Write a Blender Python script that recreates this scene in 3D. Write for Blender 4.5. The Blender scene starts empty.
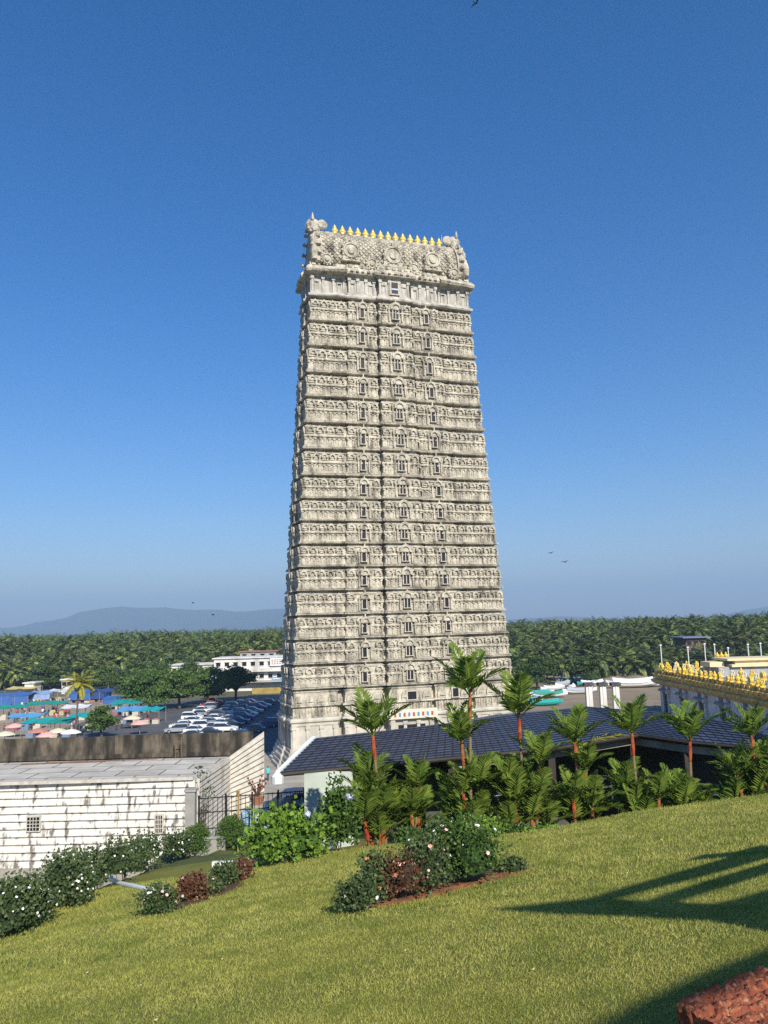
import bpy, math, random
import numpy as np
from mathutils import Vector, Matrix, noise

rnd = random.Random(11)
S = bpy.context.scene
COL = S.collection
PI = math.pi

# ------------------------------------------------------------------ camera
FPX, W, H = 773.0, 768, 1024
EYE = 18.0
ROLL, PITCH = 0.028, math.atan(113 / 773.0)
cF = Vector((0, math.cos(PITCH), math.sin(PITCH)))
r0 = Vector((1, 0, 0)); u0 = r0.cross(cF)
cR = math.cos(ROLL) * r0 - math.sin(ROLL) * u0
cU = math.sin(ROLL) * r0 + math.cos(ROLL) * u0

def ray(x, y):
    d = cF + cR * ((x - W / 2) / FPX) - cU * ((y - H / 2) / FPX)
    return d / d.y

def at(x, y, depth):                      # world point at a depth in metres
    r = ray(x, y) * depth
    return Vector((r.x, r.y, r.z + EYE))

def on(x, y, z=0.0):                      # world point on a level plane
    r = ray(x, y)
    return at(x, y, (z - EYE) / r.z)

# ------------------------------------------------------------------ helpers
class MB:
    def __init__(s): s.v = []; s.f = []; s.m = []; s.uv = None
    def add(s, vs, fs, mi=0):
        n = len(s.v); s.v += [tuple(p) for p in vs]
        for f in fs: s.f.append([n + i for i in f]); s.m.append(mi)
    def box(s, x0, x1, y0, y1, z0, z1, mi=0):
        s.add([(x0,y0,z0),(x1,y0,z0),(x1,y1,z0),(x0,y1,z0),(x0,y0,z1),(x1,y0,z1),(x1,y1,z1),(x0,y1,z1)],
              [(0,3,2,1),(4,5,6,7),(0,1,5,4),(1,2,6,5),(2,3,7,6),(3,0,4,7)], mi)
    def obox(s, c, sx, sy, sz, a=0, mi=0, taper=1.0):
        ca, sa = math.cos(a), math.sin(a); vs = []
        for z, k in ((0, 1), (sz, taper)):
            for x, y in ((-.5,-.5),(.5,-.5),(.5,.5),(-.5,.5)):
                X, Y = x*sx*k, y*sy*k
                vs.append((c[0]+X*ca-Y*sa, c[1]+X*sa+Y*ca, c[2]+z))
        s.add(vs, [(0,3,2,1),(4,5,6,7),(0,1,5,4),(1,2,6,5),(2,3,7,6),(3,0,4,7)], mi)
    def rings(s, rs, mi=0, cap=True):
        n = len(rs[0]); b = len(s.v)
        for r in rs: s.v += [tuple(p) for p in r]
        for k in range(len(rs)-1):
            for i in range(n):
                j = (i+1) % n
                s.f.append([b+k*n+i, b+k*n+j, b+(k+1)*n+j, b+(k+1)*n+i]); s.m.append(mi)
        if cap:
            s.f.append([b+i for i in range(n)][::-1]); s.m.append(mi)
            s.f.append([b+(len(rs)-1)*n+i for i in range(n)]); s.m.append(mi)
    def tube(s, pts, rad, n=8, mi=0):
        pts = [Vector(p) for p in pts]; rs = []
        if not hasattr(rad, '__len__'): rad = [rad]*len(pts)
        for i, p in enumerate(pts):
            t = (pts[min(i+1, len(pts)-1)] - pts[max(i-1, 0)]).normalized()
            a = t.cross(Vector((0,0,1)) if abs(t.z) < .9 else Vector((1,0,0))).normalized(); b = t.cross(a)
            rs.append([p + (a*math.cos(2*PI*k/n) + b*math.sin(2*PI*k/n))*rad[i] for k in range(n)])
        s.rings(rs, mi)
    def lathe(s, prof, c=(0,0,0), n=12, mi=0):
        s.rings([[(c[0]+r*math.cos(2*PI*k/n), c[1]+r*math.sin(2*PI*k/n), c[2]+z) for k in range(n)] for r, z in prof], mi)
    def build(s, name, mats, parent=None, loc=None, rot=0, smooth=False):
        me = bpy.data.meshes.new(name)
        me.from_pydata(s.v, [], s.f)
        if not isinstance(mats, (list, tuple)): mats = [mats]
        for m in mats: me.materials.append(m)
        if len(mats) > 1: me.polygons.foreach_set('material_index', s.m)
        if smooth: me.polygons.foreach_set('use_smooth', [True]*len(me.polygons))
        me.update()
        return link(name, me, parent, loc, rot)

def link(name, me, parent=None, loc=None, rot=0):
    o = bpy.data.objects.new(name, me); COL.objects.link(o)
    if parent is not None: o.parent = parent
    if loc is not None: o.location = loc
    if rot: o.rotation_euler = (0, 0, rot)
    return o

def empty(name, loc=(0,0,0), rot=0, scale=1):
    o = bpy.data.objects.new(name, None); COL.objects.link(o)
    o.location = loc; o.rotation_euler = (0,0,rot); o.scale = (scale,)*3
    return o

def tag(o, label=None, cat=None, group=None, kind=None):
    if label: o['label'] = label
    if cat: o['category'] = cat
    if group: o['group'] = group
    if kind: o['kind'] = kind
    return o

KIDS = {}
def kids(o):
    return [c for c in KIDS.get(o.name, [])]
def reg(parent, child):
    KIDS.setdefault(parent.name, []).append(child); return child
def copy_tree(o, parent=None):
    c = o.copy(); COL.objects.link(c)
    if parent is not None: c.parent = parent
    for ch in kids(o): reg(c, copy_tree(ch, c))
    return c

# ------------------------------------------------------------------ materials
def nt(m):
    m.use_nodes = True; return m.node_tree.nodes, m.node_tree.links
MATS = {}
def mat(name, c1, c2=None, rough=.8, scale=4, bump=0, bscale=None, detail=6, metal=0, coord='Object', stretch=(1,1,1),
        ramp=(.35,.65), spec=.3, bdist=.05, island=None, transl=0, extra=None, objv=0):
    m = bpy.data.materials.new(name); N, L = nt(m); MATS[name] = m
    b = N['Principled BSDF']; b.inputs['Roughness'].default_value = rough; b.inputs['Metallic'].default_value = metal
    b.inputs['Specular IOR Level'].default_value = spec
    b.inputs['Base Color'].default_value = (*c1, 1)
    tc = N.new('ShaderNodeTexCoord'); mp = N.new('ShaderNodeMapping'); mp.inputs['Scale'].default_value = stretch
    L.new(tc.outputs[coord], mp.inputs[0])
    out = None
    if c2 is not None:
        nz = N.new('ShaderNodeTexNoise'); nz.inputs['Scale'].default_value = scale; nz.inputs['Detail'].default_value = detail
        L.new(mp.outputs[0], nz.inputs['Vector'])
        cr = N.new('ShaderNodeValToRGB'); cr.color_ramp.elements[0].position = ramp[0]; cr.color_ramp.elements[1].position = ramp[1]
        cr.color_ramp.elements[0].color = (*c1, 1); cr.color_ramp.elements[1].color = (*c2, 1)
        L.new(nz.outputs[0], cr.inputs[0]); out = cr.outputs[0]
    if island is not None:
        g = N.new('ShaderNodeNewGeometry'); r2 = N.new('ShaderNodeValToRGB')
        r2.color_ramp.elements[0].color = (*c1, 1); r2.color_ramp.elements[1].color = (*island, 1)
        L.new(g.outputs['Random Per Island'], r2.inputs[0]); 
        if out is None: out = r2.outputs[0]
        else:
            mx = N.new('ShaderNodeMix'); mx.data_type = 'RGBA'; mx.inputs[0].default_value = .5
            L.new(out, mx.inputs[6]); L.new(r2.outputs[0], mx.inputs[7]); out = mx.outputs[2]
    if objv:
        oi = N.new('ShaderNodeObjectInfo'); h_ = N.new('ShaderNodeHueSaturation'); mr_ = N.new('ShaderNodeMapRange'); mr_.inputs[3].default_value = 1-objv; mr_.inputs[4].default_value = 1+objv
        L.new(oi.outputs['Random'], mr_.inputs[0]); L.new(mr_.outputs[0], h_.inputs['Value']); L.new(out, h_.inputs['Color']); out = h_.outputs[0]
    if extra: out = extra(N, L, mp, out, b)
    if out is not None: L.new(out, b.inputs['Base Color'])
    if bump:
        nb = N.new('ShaderNodeTexNoise'); nb.inputs['Scale'].default_value = bscale or scale*3; nb.inputs['Detail'].default_value = 5
        L.new(mp.outputs[0], nb.inputs['Vector'])
        bp = N.new('ShaderNodeBump'); bp.inputs['Strength'].default_value = bump; bp.inputs['Distance'].default_value = bdist
        L.new(nb.outputs[0], bp.inputs['Height']); L.new(bp.outputs[0], b.inputs['Normal'])
    if transl:
        o = N['Material Output']; t = N.new('ShaderNodeBsdfTranslucent'); ms = N.new('ShaderNodeMixShader'); ms.inputs[0].default_value = transl
        if out is not None: L.new(out, t.inputs[0])
        else: t.inputs[0].default_value = (*c1, 1)
        L.new(b.outputs[0], ms.inputs[1]); L.new(t.outputs[0], ms.inputs[2]); L.new(ms.outputs[0], o.inputs[0])
    return m

def mixc(N, L, fac, a, b, mode='MIX'):
    mx = N.new('ShaderNodeMix'); mx.data_type = 'RGBA'; mx.blend_type = mode
    for s, v in ((mx.inputs[0], fac), (mx.inputs[6], a), (mx.inputs[7], b)):
        if hasattr(v, 'is_output') or isinstance(v, bpy.types.NodeSocket): L.new(v, s)
        elif isinstance(v, (int, float)): s.default_value = v
        else: s.default_value = (*v, 1)
    return mx.outputs[2]

def streaks(dark, scale=1.2, amount=.6, zs=.12, lo=.52, hi=.7):       # rain streaks running down a wall
    def fn(N, L, mp, out, b):
        m2 = N.new('ShaderNodeMapping'); m2.inputs['Scale'].default_value = (1, 1, zs)
        L.new(mp.outputs[0], m2.inputs[0])
        nz = N.new('ShaderNodeTexNoise'); nz.inputs['Scale'].default_value = scale; nz.inputs['Detail'].default_value = 7
        L.new(m2.outputs[0], nz.inputs['Vector'])
        mr = N.new('ShaderNodeMapRange'); mr.inputs[1].default_value = lo; mr.inputs[2].default_value = hi; mr.inputs[4].default_value = amount
        L.new(nz.outputs[0], mr.inputs[0])
        return mixc(N, L, mr.outputs[0], out, dark)
    return fn

stone = mat('carved_stone', (.63,.575,.455), (.38,.345,.27), .9, .9, 1.0, 5, detail=12, bdist=.18, ramp=(.36,.66), spec=.15,
            extra=streaks((.12,.105,.085), 1.3, .85, .22, .50, .70))
stone_pale = mat('washed_stone', (.58,.55,.48), (.38,.36,.31), .9, 1.1, .6, 4, detail=8, bdist=.08, spec=.15,
                 extra=streaks((.20,.18,.15), 1.3, .8, .12, .5, .7))
stone_base = mat('base_granite', (.60,.55,.45), (.42,.40,.34), .85, .7, .5, 3, detail=8, bdist=.06, spec=.2,
                 extra=streaks((.25,.22,.17), .8, .6, .2, .5, .7))
dark_hole = mat('dark_opening', (.012,.012,.015), None, .5)
win_frame = mat('window_stone', (.56,.51,.42), (.42,.37,.30), .9, 3)
gold = mat('gilded_brass', (.95,.74,.20), (.88,.62,.12), .38, 3, metal=.25, spec=.5)

# ------------------------------------------------------------------ the gate tower
TA = math.radians(17.3)
tu = Vector((math.cos(TA), math.sin(TA), 0)); tv = Vector((-math.sin(TA), math.cos(TA), 0))
TC = Vector((-12.26, 102, 0)) + tu*15.5 + tv*4.8
tower = tag(empty('temple_gate_tower', TC, TA), 'towering grey stone temple gate tower with many carved storeys and golden pots along its ridge', 'temple tower')
hxz = lambda z: 15.5 - 3.3/54*(z-10)
hyz = lambda z: 4.8 - 1.5/54*(z-10)
FB0 = [(-15.5,-9.7,0),(-9.7,-8.8,-.75),(-8.8,-3.75,.42),(-3.75,-2.95,-.35),(-2.95,2.95,.95),(2.95,3.75,-.35),(3.75,8.8,.42),(8.8,9.7,-.75),(9.7,15.5,0)]
FB1 = [(-15.5,-9.1,0),(-9.1,-8.7,.0),(-8.7,-3.45,.42),(-3.45,-3.0,.0),(-3.0,3.0,.95),(3.0,3.45,.0),(3.45,8.7,.42),(8.7,9.1,.0),(9.1,15.5,0)]
FB = FB1
SB = [(-4.8,-1.9,0),(-1.9,-1.5,-.2),(-1.5,1.5,.55),(1.5,1.9,-.2),(1.9,4.8,0)]
def bays(face, hx, hy):
    src, k = (FB, hx/15.5) if face in (0, 2) else (SB, hy/4.8)
    return [(a*k, b*k, p) for a, b, p in src]
def fmap(face, u, o, z, hx, hy):          # face coordinates -> tower coordinates; o is the distance out from the plain wall
    if face in (1, 3): o *= .5            # the narrow ends are carved more shallowly
    if face == 0: return (u, -hy-o, z)
    if face == 1: return (hx+o, u, z)
    if face == 2: return (-u, hy+o, z)
    return (-hx-o, -u, z)
def plan(hx, hy, off, z):
    P = []
    for f in range(4):
        for a, b, p in bays(f, hx, hy):
            P.append(fmap(f, a, p, z, hx, hy)); P.append(fmap(f, b, p, z, hx, hy))
    n = len(P); Q = []
    for i in range(n):                    # drop doubled corners
        if (Vector(P[i]) - Vector(P[i-1])).length > 1e-6: Q.append(P[i])
    P = Q; n = len(P); out = []
    for i in range(n):
        a = Vector(P[i]) - Vector(P[i-1]); b = Vector(P[(i+1) % n]) - Vector(P[i])
        na = Vector((a.y, -a.x, 0)).normalized(); nb = Vector((b.y, -b.x, 0)).normalized()
        out.append(Vector(P[i]) + (na+nb)*off)
    return out
def fbox(mb, face, u0, u1, o0, o1, z0, z1, hx, hy, mi=0):
    vs = [fmap(face, u, o, z, hx, hy) for z in (z0, z1) for u, o in ((u0,o1),(u1,o1),(u1,o0),(u0,o0))]
    mb.add(vs, [(0,3,2,1),(4,5,6,7),(0,1,5,4),(1,2,6,5),(2,3,7,6),(3,0,4,7)], mi)
def farch(mb, face, u, zc, r, o0, o1, hx, hy, n=7, k=1.0, full=False, mi=0):
    a0, a1 = (0, 2*PI) if full else (-.25, PI+.25)
    pts = [(u + r*math.cos(a0+(a1-a0)*i/n), zc + k*r*math.sin(a0+(a1-a0)*i/n)) for i in range(n+(0 if full else 1))]
    mb.rings([[fmap(face, p[0], o, p[1], hx, hy) for p in pts] for o in (o0, o1)], mi)
def fring(mb, face, u, zc, r, r2, o0, o1, hx, hy, n=8, k=1.0):   # open horseshoe with a real hollow
    a0, a1 = -.3, PI+.3; st = []
    for i in range(n+1):
        a = a0+(a1-a0)*i/n; c, s_ = math.cos(a), k*math.sin(a)
        st.append([fmap(face, u+q*c, o, zc+q*s_, hx, hy) for q, o in ((r,o0),(r,o1),(r2,o1),(r2,o0))])
    mb.rings(st)
def figure(mb, face, u, z, h, o, hx, hy, r):  # small carved figure, hips to halo
    lean = r.uniform(-.05, .05)
    for (du, w, t0, t1, d) in ((lean*.5,.16,0,.42,.13),(lean,.20,.42,.72,.17),(lean*2,.10,.72,1.0,.16),(-.17,.05,.35,.8,.1),(.17,.05,.35,.8,.1)):
        fbox(mb, face, u+du-w/2, u+du+w/2, o, o+d, z+h*t0, z+h*t1, hx, hy)

PROF = [(0,.05),(.001,.24),(.03,.30),(.055,.30),(.06,.12),(.075,.12),(.08,.22),(.10,.22),(.105,.10),(.125,.10),(.13,.02),(.40,.0),(.405,.08),(.45,.10),(.46,.17),(.49,.20),(.535,.14),
        (.545,.05),(.585,.05),(.59,-.04),(.83,-.04),(.835,.08),(.88,.09),(.885,-.06),(.93,-.22),(1.0,-.28)]
def storey(z0, z1, idx):
    h = z1-z0; mb = MB(); r = random.Random(idx*13+5)
    rs = [plan(hxz(z0+h*t), hyz(z0+h*t), o if abs(o) < .3 else o, z0+h*t) for t, o in PROF]
    mb.rings(rs)
    hx, hy = hxz(z0+h*.5), hyz(z0+h*.5)
    for face in (0, 1, 2, 3):
        for a, b, p in bays(face, hx, hy):
            if b-a < 1.3: continue
            w = b-a; n = max(3, round(w/.72)); st = w/n
            bigmid = p > .2
            for i in range(n+1):          # pilasters with brackets
                u = a + .12 + (w-.24)*i/n
                fbox(mb, face, u-.10, u+.10, p, p+.15, z0+h*.13, z0+h*.36, hx, hy)
                fbox(mb, face, u-.16, u+.16, p, p+.22, z0+h*.36, z0+h*.405, hx, hy)
                fbox(mb, face, u-.14, u+.14, p, p+.2, z0+h*.13, z0+h*.16, hx, hy)
            for i in range(n):            # carved figures in the niches
                u = a + w*(i+.5)/n
                if face == 2: continue
                if bigmid and abs(u-(a+b)/2) < .7: continue
                if r.random() < .75: figure(mb, face, u, z0+h*.135, h*.20, p, hx, hy, r)
            # miniature shrines: alternating square and barrel ones
            m = max(2, round(w/1.25)); k = 0
            for i in range(m):
                u = a + w*(i+.5)/m; R = w/m*.40
                if bigmid and abs(u-(a+b)/2) < .5*w/m: continue
                tall = .06 if (i % 2 == 0) else 0
                fbox(mb, face, u-R, u+R, p-.06, p+.16, z0+h*.59, z0+h*.70, hx, hy)
                farch(mb, face, u, z0+h*.70, R*1.0, p-.06, p+.20+tall, hx, hy, 7, 1.1)
                fring(mb, face, u, z0+h*.70, R*1.02, R*.52, p+.18, p+.44, hx, hy, 7, 1.1)
                fbox(mb, face, u-.05, u+.05, p, p+.26, z0+h*.70+R*1.05, z0+h*.90, hx, hy)
                # horseshoe gablets on the cornice
                for du in (-R*.55, R*.55):
                    farch(mb, face, u+du, z0+h*.475, .15, p+.1, p+.36, hx, hy, 6, 1.2)
            # corner finials standing on the ledge give the ragged outline
            for u in (a+.18, b-.18):
                fbox(mb, face, u-.13, u+.13, p+.0, p+.28, z0+h*.585, z0+h*.80, hx, hy)
            if bigmid:                    # the shrine front around the window
                uc = (a+b)/2; wc = 1.0 if p > .8 else .8
                fbox(mb, face, uc-wc-.1, uc-wc+.12, p, p+.42, z0+h*.13, z0+h*.60, hx, hy)
                fbox(mb, face, uc+wc-.12, uc+wc+.1, p, p+.42, z0+h*.13, z0+h*.60, hx, hy)
                farch(mb, face, uc, z0+h*.68, wc*.82, p-.1, p+.46, hx, hy, 10, 1.0)
                fring(mb, face, uc, z0+h*.68, wc*.84, wc*.5, p+.44, p+.66, hx, hy, 9, 1.0)
                fbox(mb, face, uc-wc-.15, uc+wc+.15, p, p+.5, z0+h*.60, z0+h*.66, hx, hy)
                fbox(mb, face, uc-.08, uc+.08, p, p+.5, z0+h*.68+wc*.8, z0+h*.99, hx, hy)
    o = reg(tower, mb.build('storey', stone, tower))
    for uc, p, w in ((0, .95, .40), (-6.2*hx/15.5, .42, .26), (6.2*hx/15.5, .42, .26)):
        wb = MB(); f = 0
        za, zb = z0+h*.25, z0+h*.57
        fbox(wb, f, uc-w-.14, uc-w, p+.02, p+.44, za-.10, zb+.10, hx, hy)
        fbox(wb, f, uc+w, uc+w+.14, p+.02, p+.44, za-.10, zb+.10, hx, hy)
        fbox(wb, f, uc-w-.22, uc+w+.22, p+.02, p+.50, za-.20, za-.10, hx, hy)
        fbox(wb, f, uc-w-.22, uc+w+.22, p+.02, p+.50, zb+.10, zb+.18, hx, hy)
        fbox(wb, f, uc-w, uc+w, p+.02, p+.30, za-.10, zb+.10, hx, hy, 1)
        if p > .8: fbox(wb, f, uc-.06, uc+.06, p+.29, p+.40, za-.10, zb+.10, hx, hy)
        reg(o, wb.build('window', [win_frame, dark_hole], o))
    return o
TZ = [10.03,13.19,16.39,19.56,22.76,25.94,29.06,32.18,35.29,38.48,42.2,45.96,49.71,53.21,57.2,60.94,64.58]
for i in range(16): storey(TZ[i], TZ[i+1], i)

# tall granite base
FB = FB0
mb = MB()
mb.rings([plan(hxz(z), hyz(z), o, z) for z, o in ((0,1.0),(.5,1.0),(.52,.75),(1.0,.75),(1.02,.55),(1.5,.6),(1.8,.35),(2.2,.4),(2.22,.2),(2.6,.2),(2.62,.0),(5.4,0),(5.42,.12),(5.75,.15),(5.95,.40),(6.15,.42),(6.4,.2),(6.42,.05))])
hx, hy = hxz(4), hyz(4)
for face in range(4):
    for a, b, p in bays(face, hx, hy):
        if b-a < 1.3: continue
        n = max(2, round((b-a)/1.9))
        for i in range(n+1):
            u = a+.25+(b-a-.5)*i/n
            fbox(mb, face, u-.22, u+.22, p, p+.2, 2.6, 5.0, hx, hy); fbox(mb, face, u-.32, u+.32, p, p+.28, 5.0, 5.4, hx, hy)
reg(tower, mb.build('plinth', stone_base, tower))
mb = MB(); z0, h = 6.42, 3.6
mb.rings([plan(hxz(z0+h*t), hyz(z0+h*t), o, z0+h*t) for t, o in ((0,.18),(.06,.18),(.065,.0),(.36,0),(.365,.14),(.40,.35),(.45,.3),(.46,.05),(.86,0),(.90,.12),(.93,.12),(.94,-.2),(1,-.2))])
hx, hy = hxz(8), hyz(8); r = random.Random(3)
for face in range(4):
    for a, b, p in bays(face, hx, hy):
        if b-a < 1.3: continue
        n = round((b-a)/.8)
        for i in range(n):
            u = a+(b-a)*(i+.5)/n
            figure(mb, face, u, z0+h*.07, h*.27, p, hx, hy, r)
            fbox(mb, face, u+.3, u+.42, p, p+.16, z0+h*.07, z0+h*.36, hx, hy)
        m = round((b-a)/1.6)
        for i in range(m):
            u = a+(b-a)*(i+.5)/m; R = (b-a)/m*.38
            farch(mb, face, u, z0+h*.58, R, p-.05, p+.3, hx, hy, 8, 1.3); farch(mb, face, u, z0+h*.58, R*.5, p+.3, p+.42, hx, hy, 6, 1.3)
            fbox(mb, face, u-R, u+R, p-.05, p+.24, z0+h*.46, z0+h*.58, hx, hy)
reg(tower, mb.build('carved_frieze', stone, tower))
# gateway in the front of the base, with its painted lintel board
mb = MB(); hx, hy = 15.5, 4.8
fbox(mb, 0, -2.4, 2.4, .9, 1.25, 0, 5.2, hx, hy)
fbox(mb, 0, -1.9, 1.9, 1.2, 1.27, 0, 4.9, hx, hy, 1)
for u in (-2.7, 2.7): fbox(mb, 0, u-.3, u+.3, .9, 1.6, 0, 5.6, hx, hy)
reg(tower, mb.build('gateway', [stone_base, dark_hole], tower))
mb = MB(); fbox(mb, 0, -3.3, 3.5, 1.3, 1.75, 5.7, 6.9, hx, hy, 0)
for k in range(9): fbox(mb, 0, -2.6+k*.65, -2.3+k*.65, 1.75, 1.78, 6.0, 6.5, hx, hy, 1+k % 2)
reg(tower, mb.build('lintel_board', [mat('cream_board', (.72,.68,.55), (.6,.55,.42), .7, 3), mat('sign_red', (.45,.08,.05), None, .7), mat('sign_blue', (.10,.25,.5), None, .7)], tower))
mb = MB()
wb = MB()
fbox(wb, 0, -.7, .9, 1.0, 1.45, 8.0, 9.3, hx, hy, 0); fbox(wb, 0, -.5, .7, 1.3, 1.47, 8.15, 9.15, hx, hy, 1)
reg(tower, wb.build('window', [win_frame, dark_hole], tower))
wb = MB()
fbox(wb, 0, 5.9, 7.1, .5, 1.05, 8.0, 9.4, hx, hy, 0); fbox(wb, 0, 6.1, 6.9, .9, 1.07, 8.15, 9.25, hx, hy, 1)
reg(tower, wb.build('window', [win_frame, dark_hole], tower))

FB = FB1
# top storey (washed pale), eave, vaulted roof
mb = MB(); z0 = 64.58
hx, hy = hxz(z0), hyz(z0)
prof = ((64.58,.1),(64.6,.42),(64.8,.5),(64.95,.45),(65.0,.15),(65.45,.12),(65.5,-.05),(67.7,-.1),(67.72,.1),(68.0,.15))
mb.rings([plan(hx, hy, o, z) for z, o in prof])
for face in range(4):
    for a, b, p in bays(face, hx, hy):
        if b-a < 1.3: continue
        n = max(2, round((b-a)/1.5))
        for i in range(n+1):
            u = a+.2+(b-a-.4)*i/n
            fbox(mb, face, u-.14, u+.14, p-.1, p+.14, 65.5, 67.3, hx, hy); fbox(mb, face, u-.24, u+.24, p-.1, p+.24, 67.3, 67.7, hx, hy)
        for i in range(n):
            u = a+(b-a)*(i+.5)/n
            if abs(u) < .9 and face == 0: continue
            if i % 2 == 0:
                fbox(mb, face, u-.32, u-.24, p-.08, p+.05, 65.5, 66.9, hx, hy); fbox(mb, face, u+.24, u+.32, p-.08, p+.05, 65.5, 66.9, hx, hy)
                fbox(mb, face, u-.38, u+.38, p-.08, p+.10, 66.9, 67.05, hx, hy)
att = reg(tower, mb.build('top_storey', stone_pale, tower))
wb = MB(); fbox(wb, 0, -.75, .75, .9, 1.3, 65.5, 67.6, hx, hy, 0); fbox(wb, 0, -.5, .5, 1.2, 1.32, 65.7, 67.4, hx, hy, 1); fbox(wb, 0, -.5, .5, 1.2, 1.4, 66.2, 66.45, hx, hy, 2)
reg(att, wb.build('window', [win_frame, dark_hole, mat('pale_blue_paint', (.45,.5,.6), None, .6)], att))
mb = MB()
mb.rings([plan(hx, hy, o, z) for z, o in ((67.99,.15),(68.15,.75),(68.45,.88),(68.8,.7),(69.15,.45),(69.3,.2),(69.35,.15),(69.8,.15),(69.85,-.2),(70.2,-.2))])
for face in (0, 1, 3):
    for a, b, p in bays(face, hx, hy):
        n = round((b-a)/.9)
        for i in range(n):
            u = a+(b-a)*(i+.5)/n
            farch(mb, face, u, 68.5, .22, p+.5, p+1.05, hx, hy, 6, 1.3)
            fbox(mb, face, u-.25, u+.25, p, p+.35, 69.35, 69.75, hx, hy)
reg(tower, mb.build('eave', stone, tower))
# vault
YK = .63
VS = [(-5.2,69.9),(-5.5,71.0),(-5.35,72.3),(-4.7,73.6),(-3.5,74.8),(-1.9,75.7),(-.7,76.1),(0,76.15),(.7,76.1),(1.9,75.7),(3.5,74.8),(4.7,73.6),(5.35,72.3),(5.5,71.0),(5.2,69.9)]
VS = [(y*YK, z) for y, z in VS]
vx = 10.5
mb = MB(); mb.rings([[(x, y, z) for y, z in VS][::-1] for x in (-vx, vx)])
def vpt(s):                               # s metres up the front of the vault
    P = VS[:8]; i = 0
    while i < len(P)-2:
        L = math.dist(P[i], P[i+1])
        if s <= L: break
        s -= L; i += 1
    L = math.dist(P[i], P[i+1]); t = min(1, s/L)
    y = P[i][0]+(P[i+1][0]-P[i][0])*t; z = P[i][1]+(P[i+1][1]-P[i][1])*t
    ny, nz = -(P[i+1][1]-P[i][1])/L, (P[i+1][0]-P[i][0])/L
    return Vector((0, y, z)), Vector((0, ny, nz)), Vector((0, (P[i+1][0]-P[i][0])/L, (P[i+1][1]-P[i][1])/L))
g = .80; row = 0; s = .25
while s < 8.2:                            # diamond scales
    p, n, t = vpt(s); x = -vx+.3+(g/2 if row % 2 else 0)
    while x < vx-.2:
        c = p+Vector((x, 0, 0)); e = g*.46; X = Vector((1,0,0))
        mb.add([c+X*e, c+t*e, c-X*e, c-t*e, c+n*.2+X*e*.6, c+n*.2+t*e*.6, c+n*.2-X*e*.6, c+n*.2-t*e*.6],
               [(4,5,6,7),(0,1,5,4),(1,2,6,5),(2,3,7,6),(3,0,4,7)])
        x += g
    s += g*.52; row += 1
mb.box(-vx, vx, -.5, .5, 76.0, 76.3)
reg(tower, mb.build('vaulted_roof', stone, tower))
def medallion(u, zc, R, arch):
    m = MB(); hy = 3.55
    if arch:
        fbox(m, 0, u-R*1.0, u+R*1.0, -.4, .45, zc-R*1.15, zc-R*.35, 12.4, hy)
        fbox(m, 0, u-R*1.15, u+R*1.15, -.4, .55, zc-R*1.25, zc-R*1.1, 12.4, hy)
    farch(m, 0, u, zc, R, -1.2 if arch else .1, .50, 12.4, hy, 16, 1, True); farch(m, 0, u, zc, R*.80, .45, .40, 12.4, hy, 14, 1, True)
    m.rings([[fmap(0, u+r_*math.cos(2*PI*k/16), o, zc+r_*math.sin(2*PI*k/16), 12.4, hy) for k in range(16)] for r_, o in ((R*.98,.5),(R*.9,.68),(R*.76,.68),(R*.7,.52))])
    farch(m, 0, u, zc, R*.40, .5, .72, 12.4, hy, 10, 1.1, True)
    for k in range(12):
        a = 2*PI*k/12; farch(m, 0, u+R*1.04*math.cos(a), zc+R*1.04*math.sin(a), .15, -.1, .6, 12.4, hy, 5, 1, True)
    fbox(m, 0, u-.12, u+.12, -.2, .6, zc+R*1.0, zc+R*1.35, 12.4, hy)
    reg(tower, m.build('medallion', stone, tower))
for u in (-6.3, .1, 6.3): medallion(u, 71.9, 1.3 if u != .1 else 1.45, True)
for u in (-9.9, -3.2, 3.3, 9.7): medallion(u, 70.2, .85, False)
for sx in (-1, 1):                        # horseshoe gable with its guardian lion
    m = MB(); x0, x1 = sx*vx, sx*(vx+1.0)
    ol = [(y*1.12, 69.6+(z-69.6)*1.06) for y, z in VS]
    m.rings([[(x, y, z) for y, z in (ol if sx < 0 else ol)][::(-1 if sx > 0 else 1)] for x in (x0, x1)])
    for k, (y, z) in enumerate(ol):       # flame fringe
        m.lathe([(.05,-.3),(.5,-.1),(.46,.35),(.2,.7),(.03,.95)], (sx*(vx+.65), y, z), 7)
        m.lathe([(.05,-.2),(.3,0),(.22,.3),(.02,.5)], (sx*(vx+1.4), y*.93, z-.1), 6)
    m.lathe([(.1,-1.2),(1.05,-.8),(1.15,0),(.8,.7),(.3,1.0),(.05,1.1)], (sx*(vx+.7), -.6, 76.9), 10)       # head
    for yy in (-1.6, .6): m.lathe([(.05,-.2),(.25,.1),(.16,.7),(.02,1.2)], (sx*(vx+.9), yy, 77.3), 6)     # ears
    m.rings([[(sx*(vx-.55)+R*math.cos(2*PI*k/12), -1.4+d, 76.75+R*math.sin(2*PI*k/12)) for k in range(12)] for R, d in ((.35,.25),(.75,.2),(.8,-.1),(.55,-.3),(.2,-.32))])  # curl
    m.lathe([(.4,-1.2),(.5,-.3),(.3,.5),(.1,.9)], (sx*(vx+.3), -2.0, 75.2), 8)
    m.lathe([(.5,-1.2),(.6,-.3),(.4,.5),(.1,1.0)], (sx*(vx+1.0), -3.2, 73.6), 8)
    m.lathe([(.5,-1.4),(.6,-.3),(.4,.6),(.1,1.0)], (sx*(vx+1.2), -3.8, 71.4), 8)
    reg(tower, m.build('gable', stone, tower))
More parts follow.
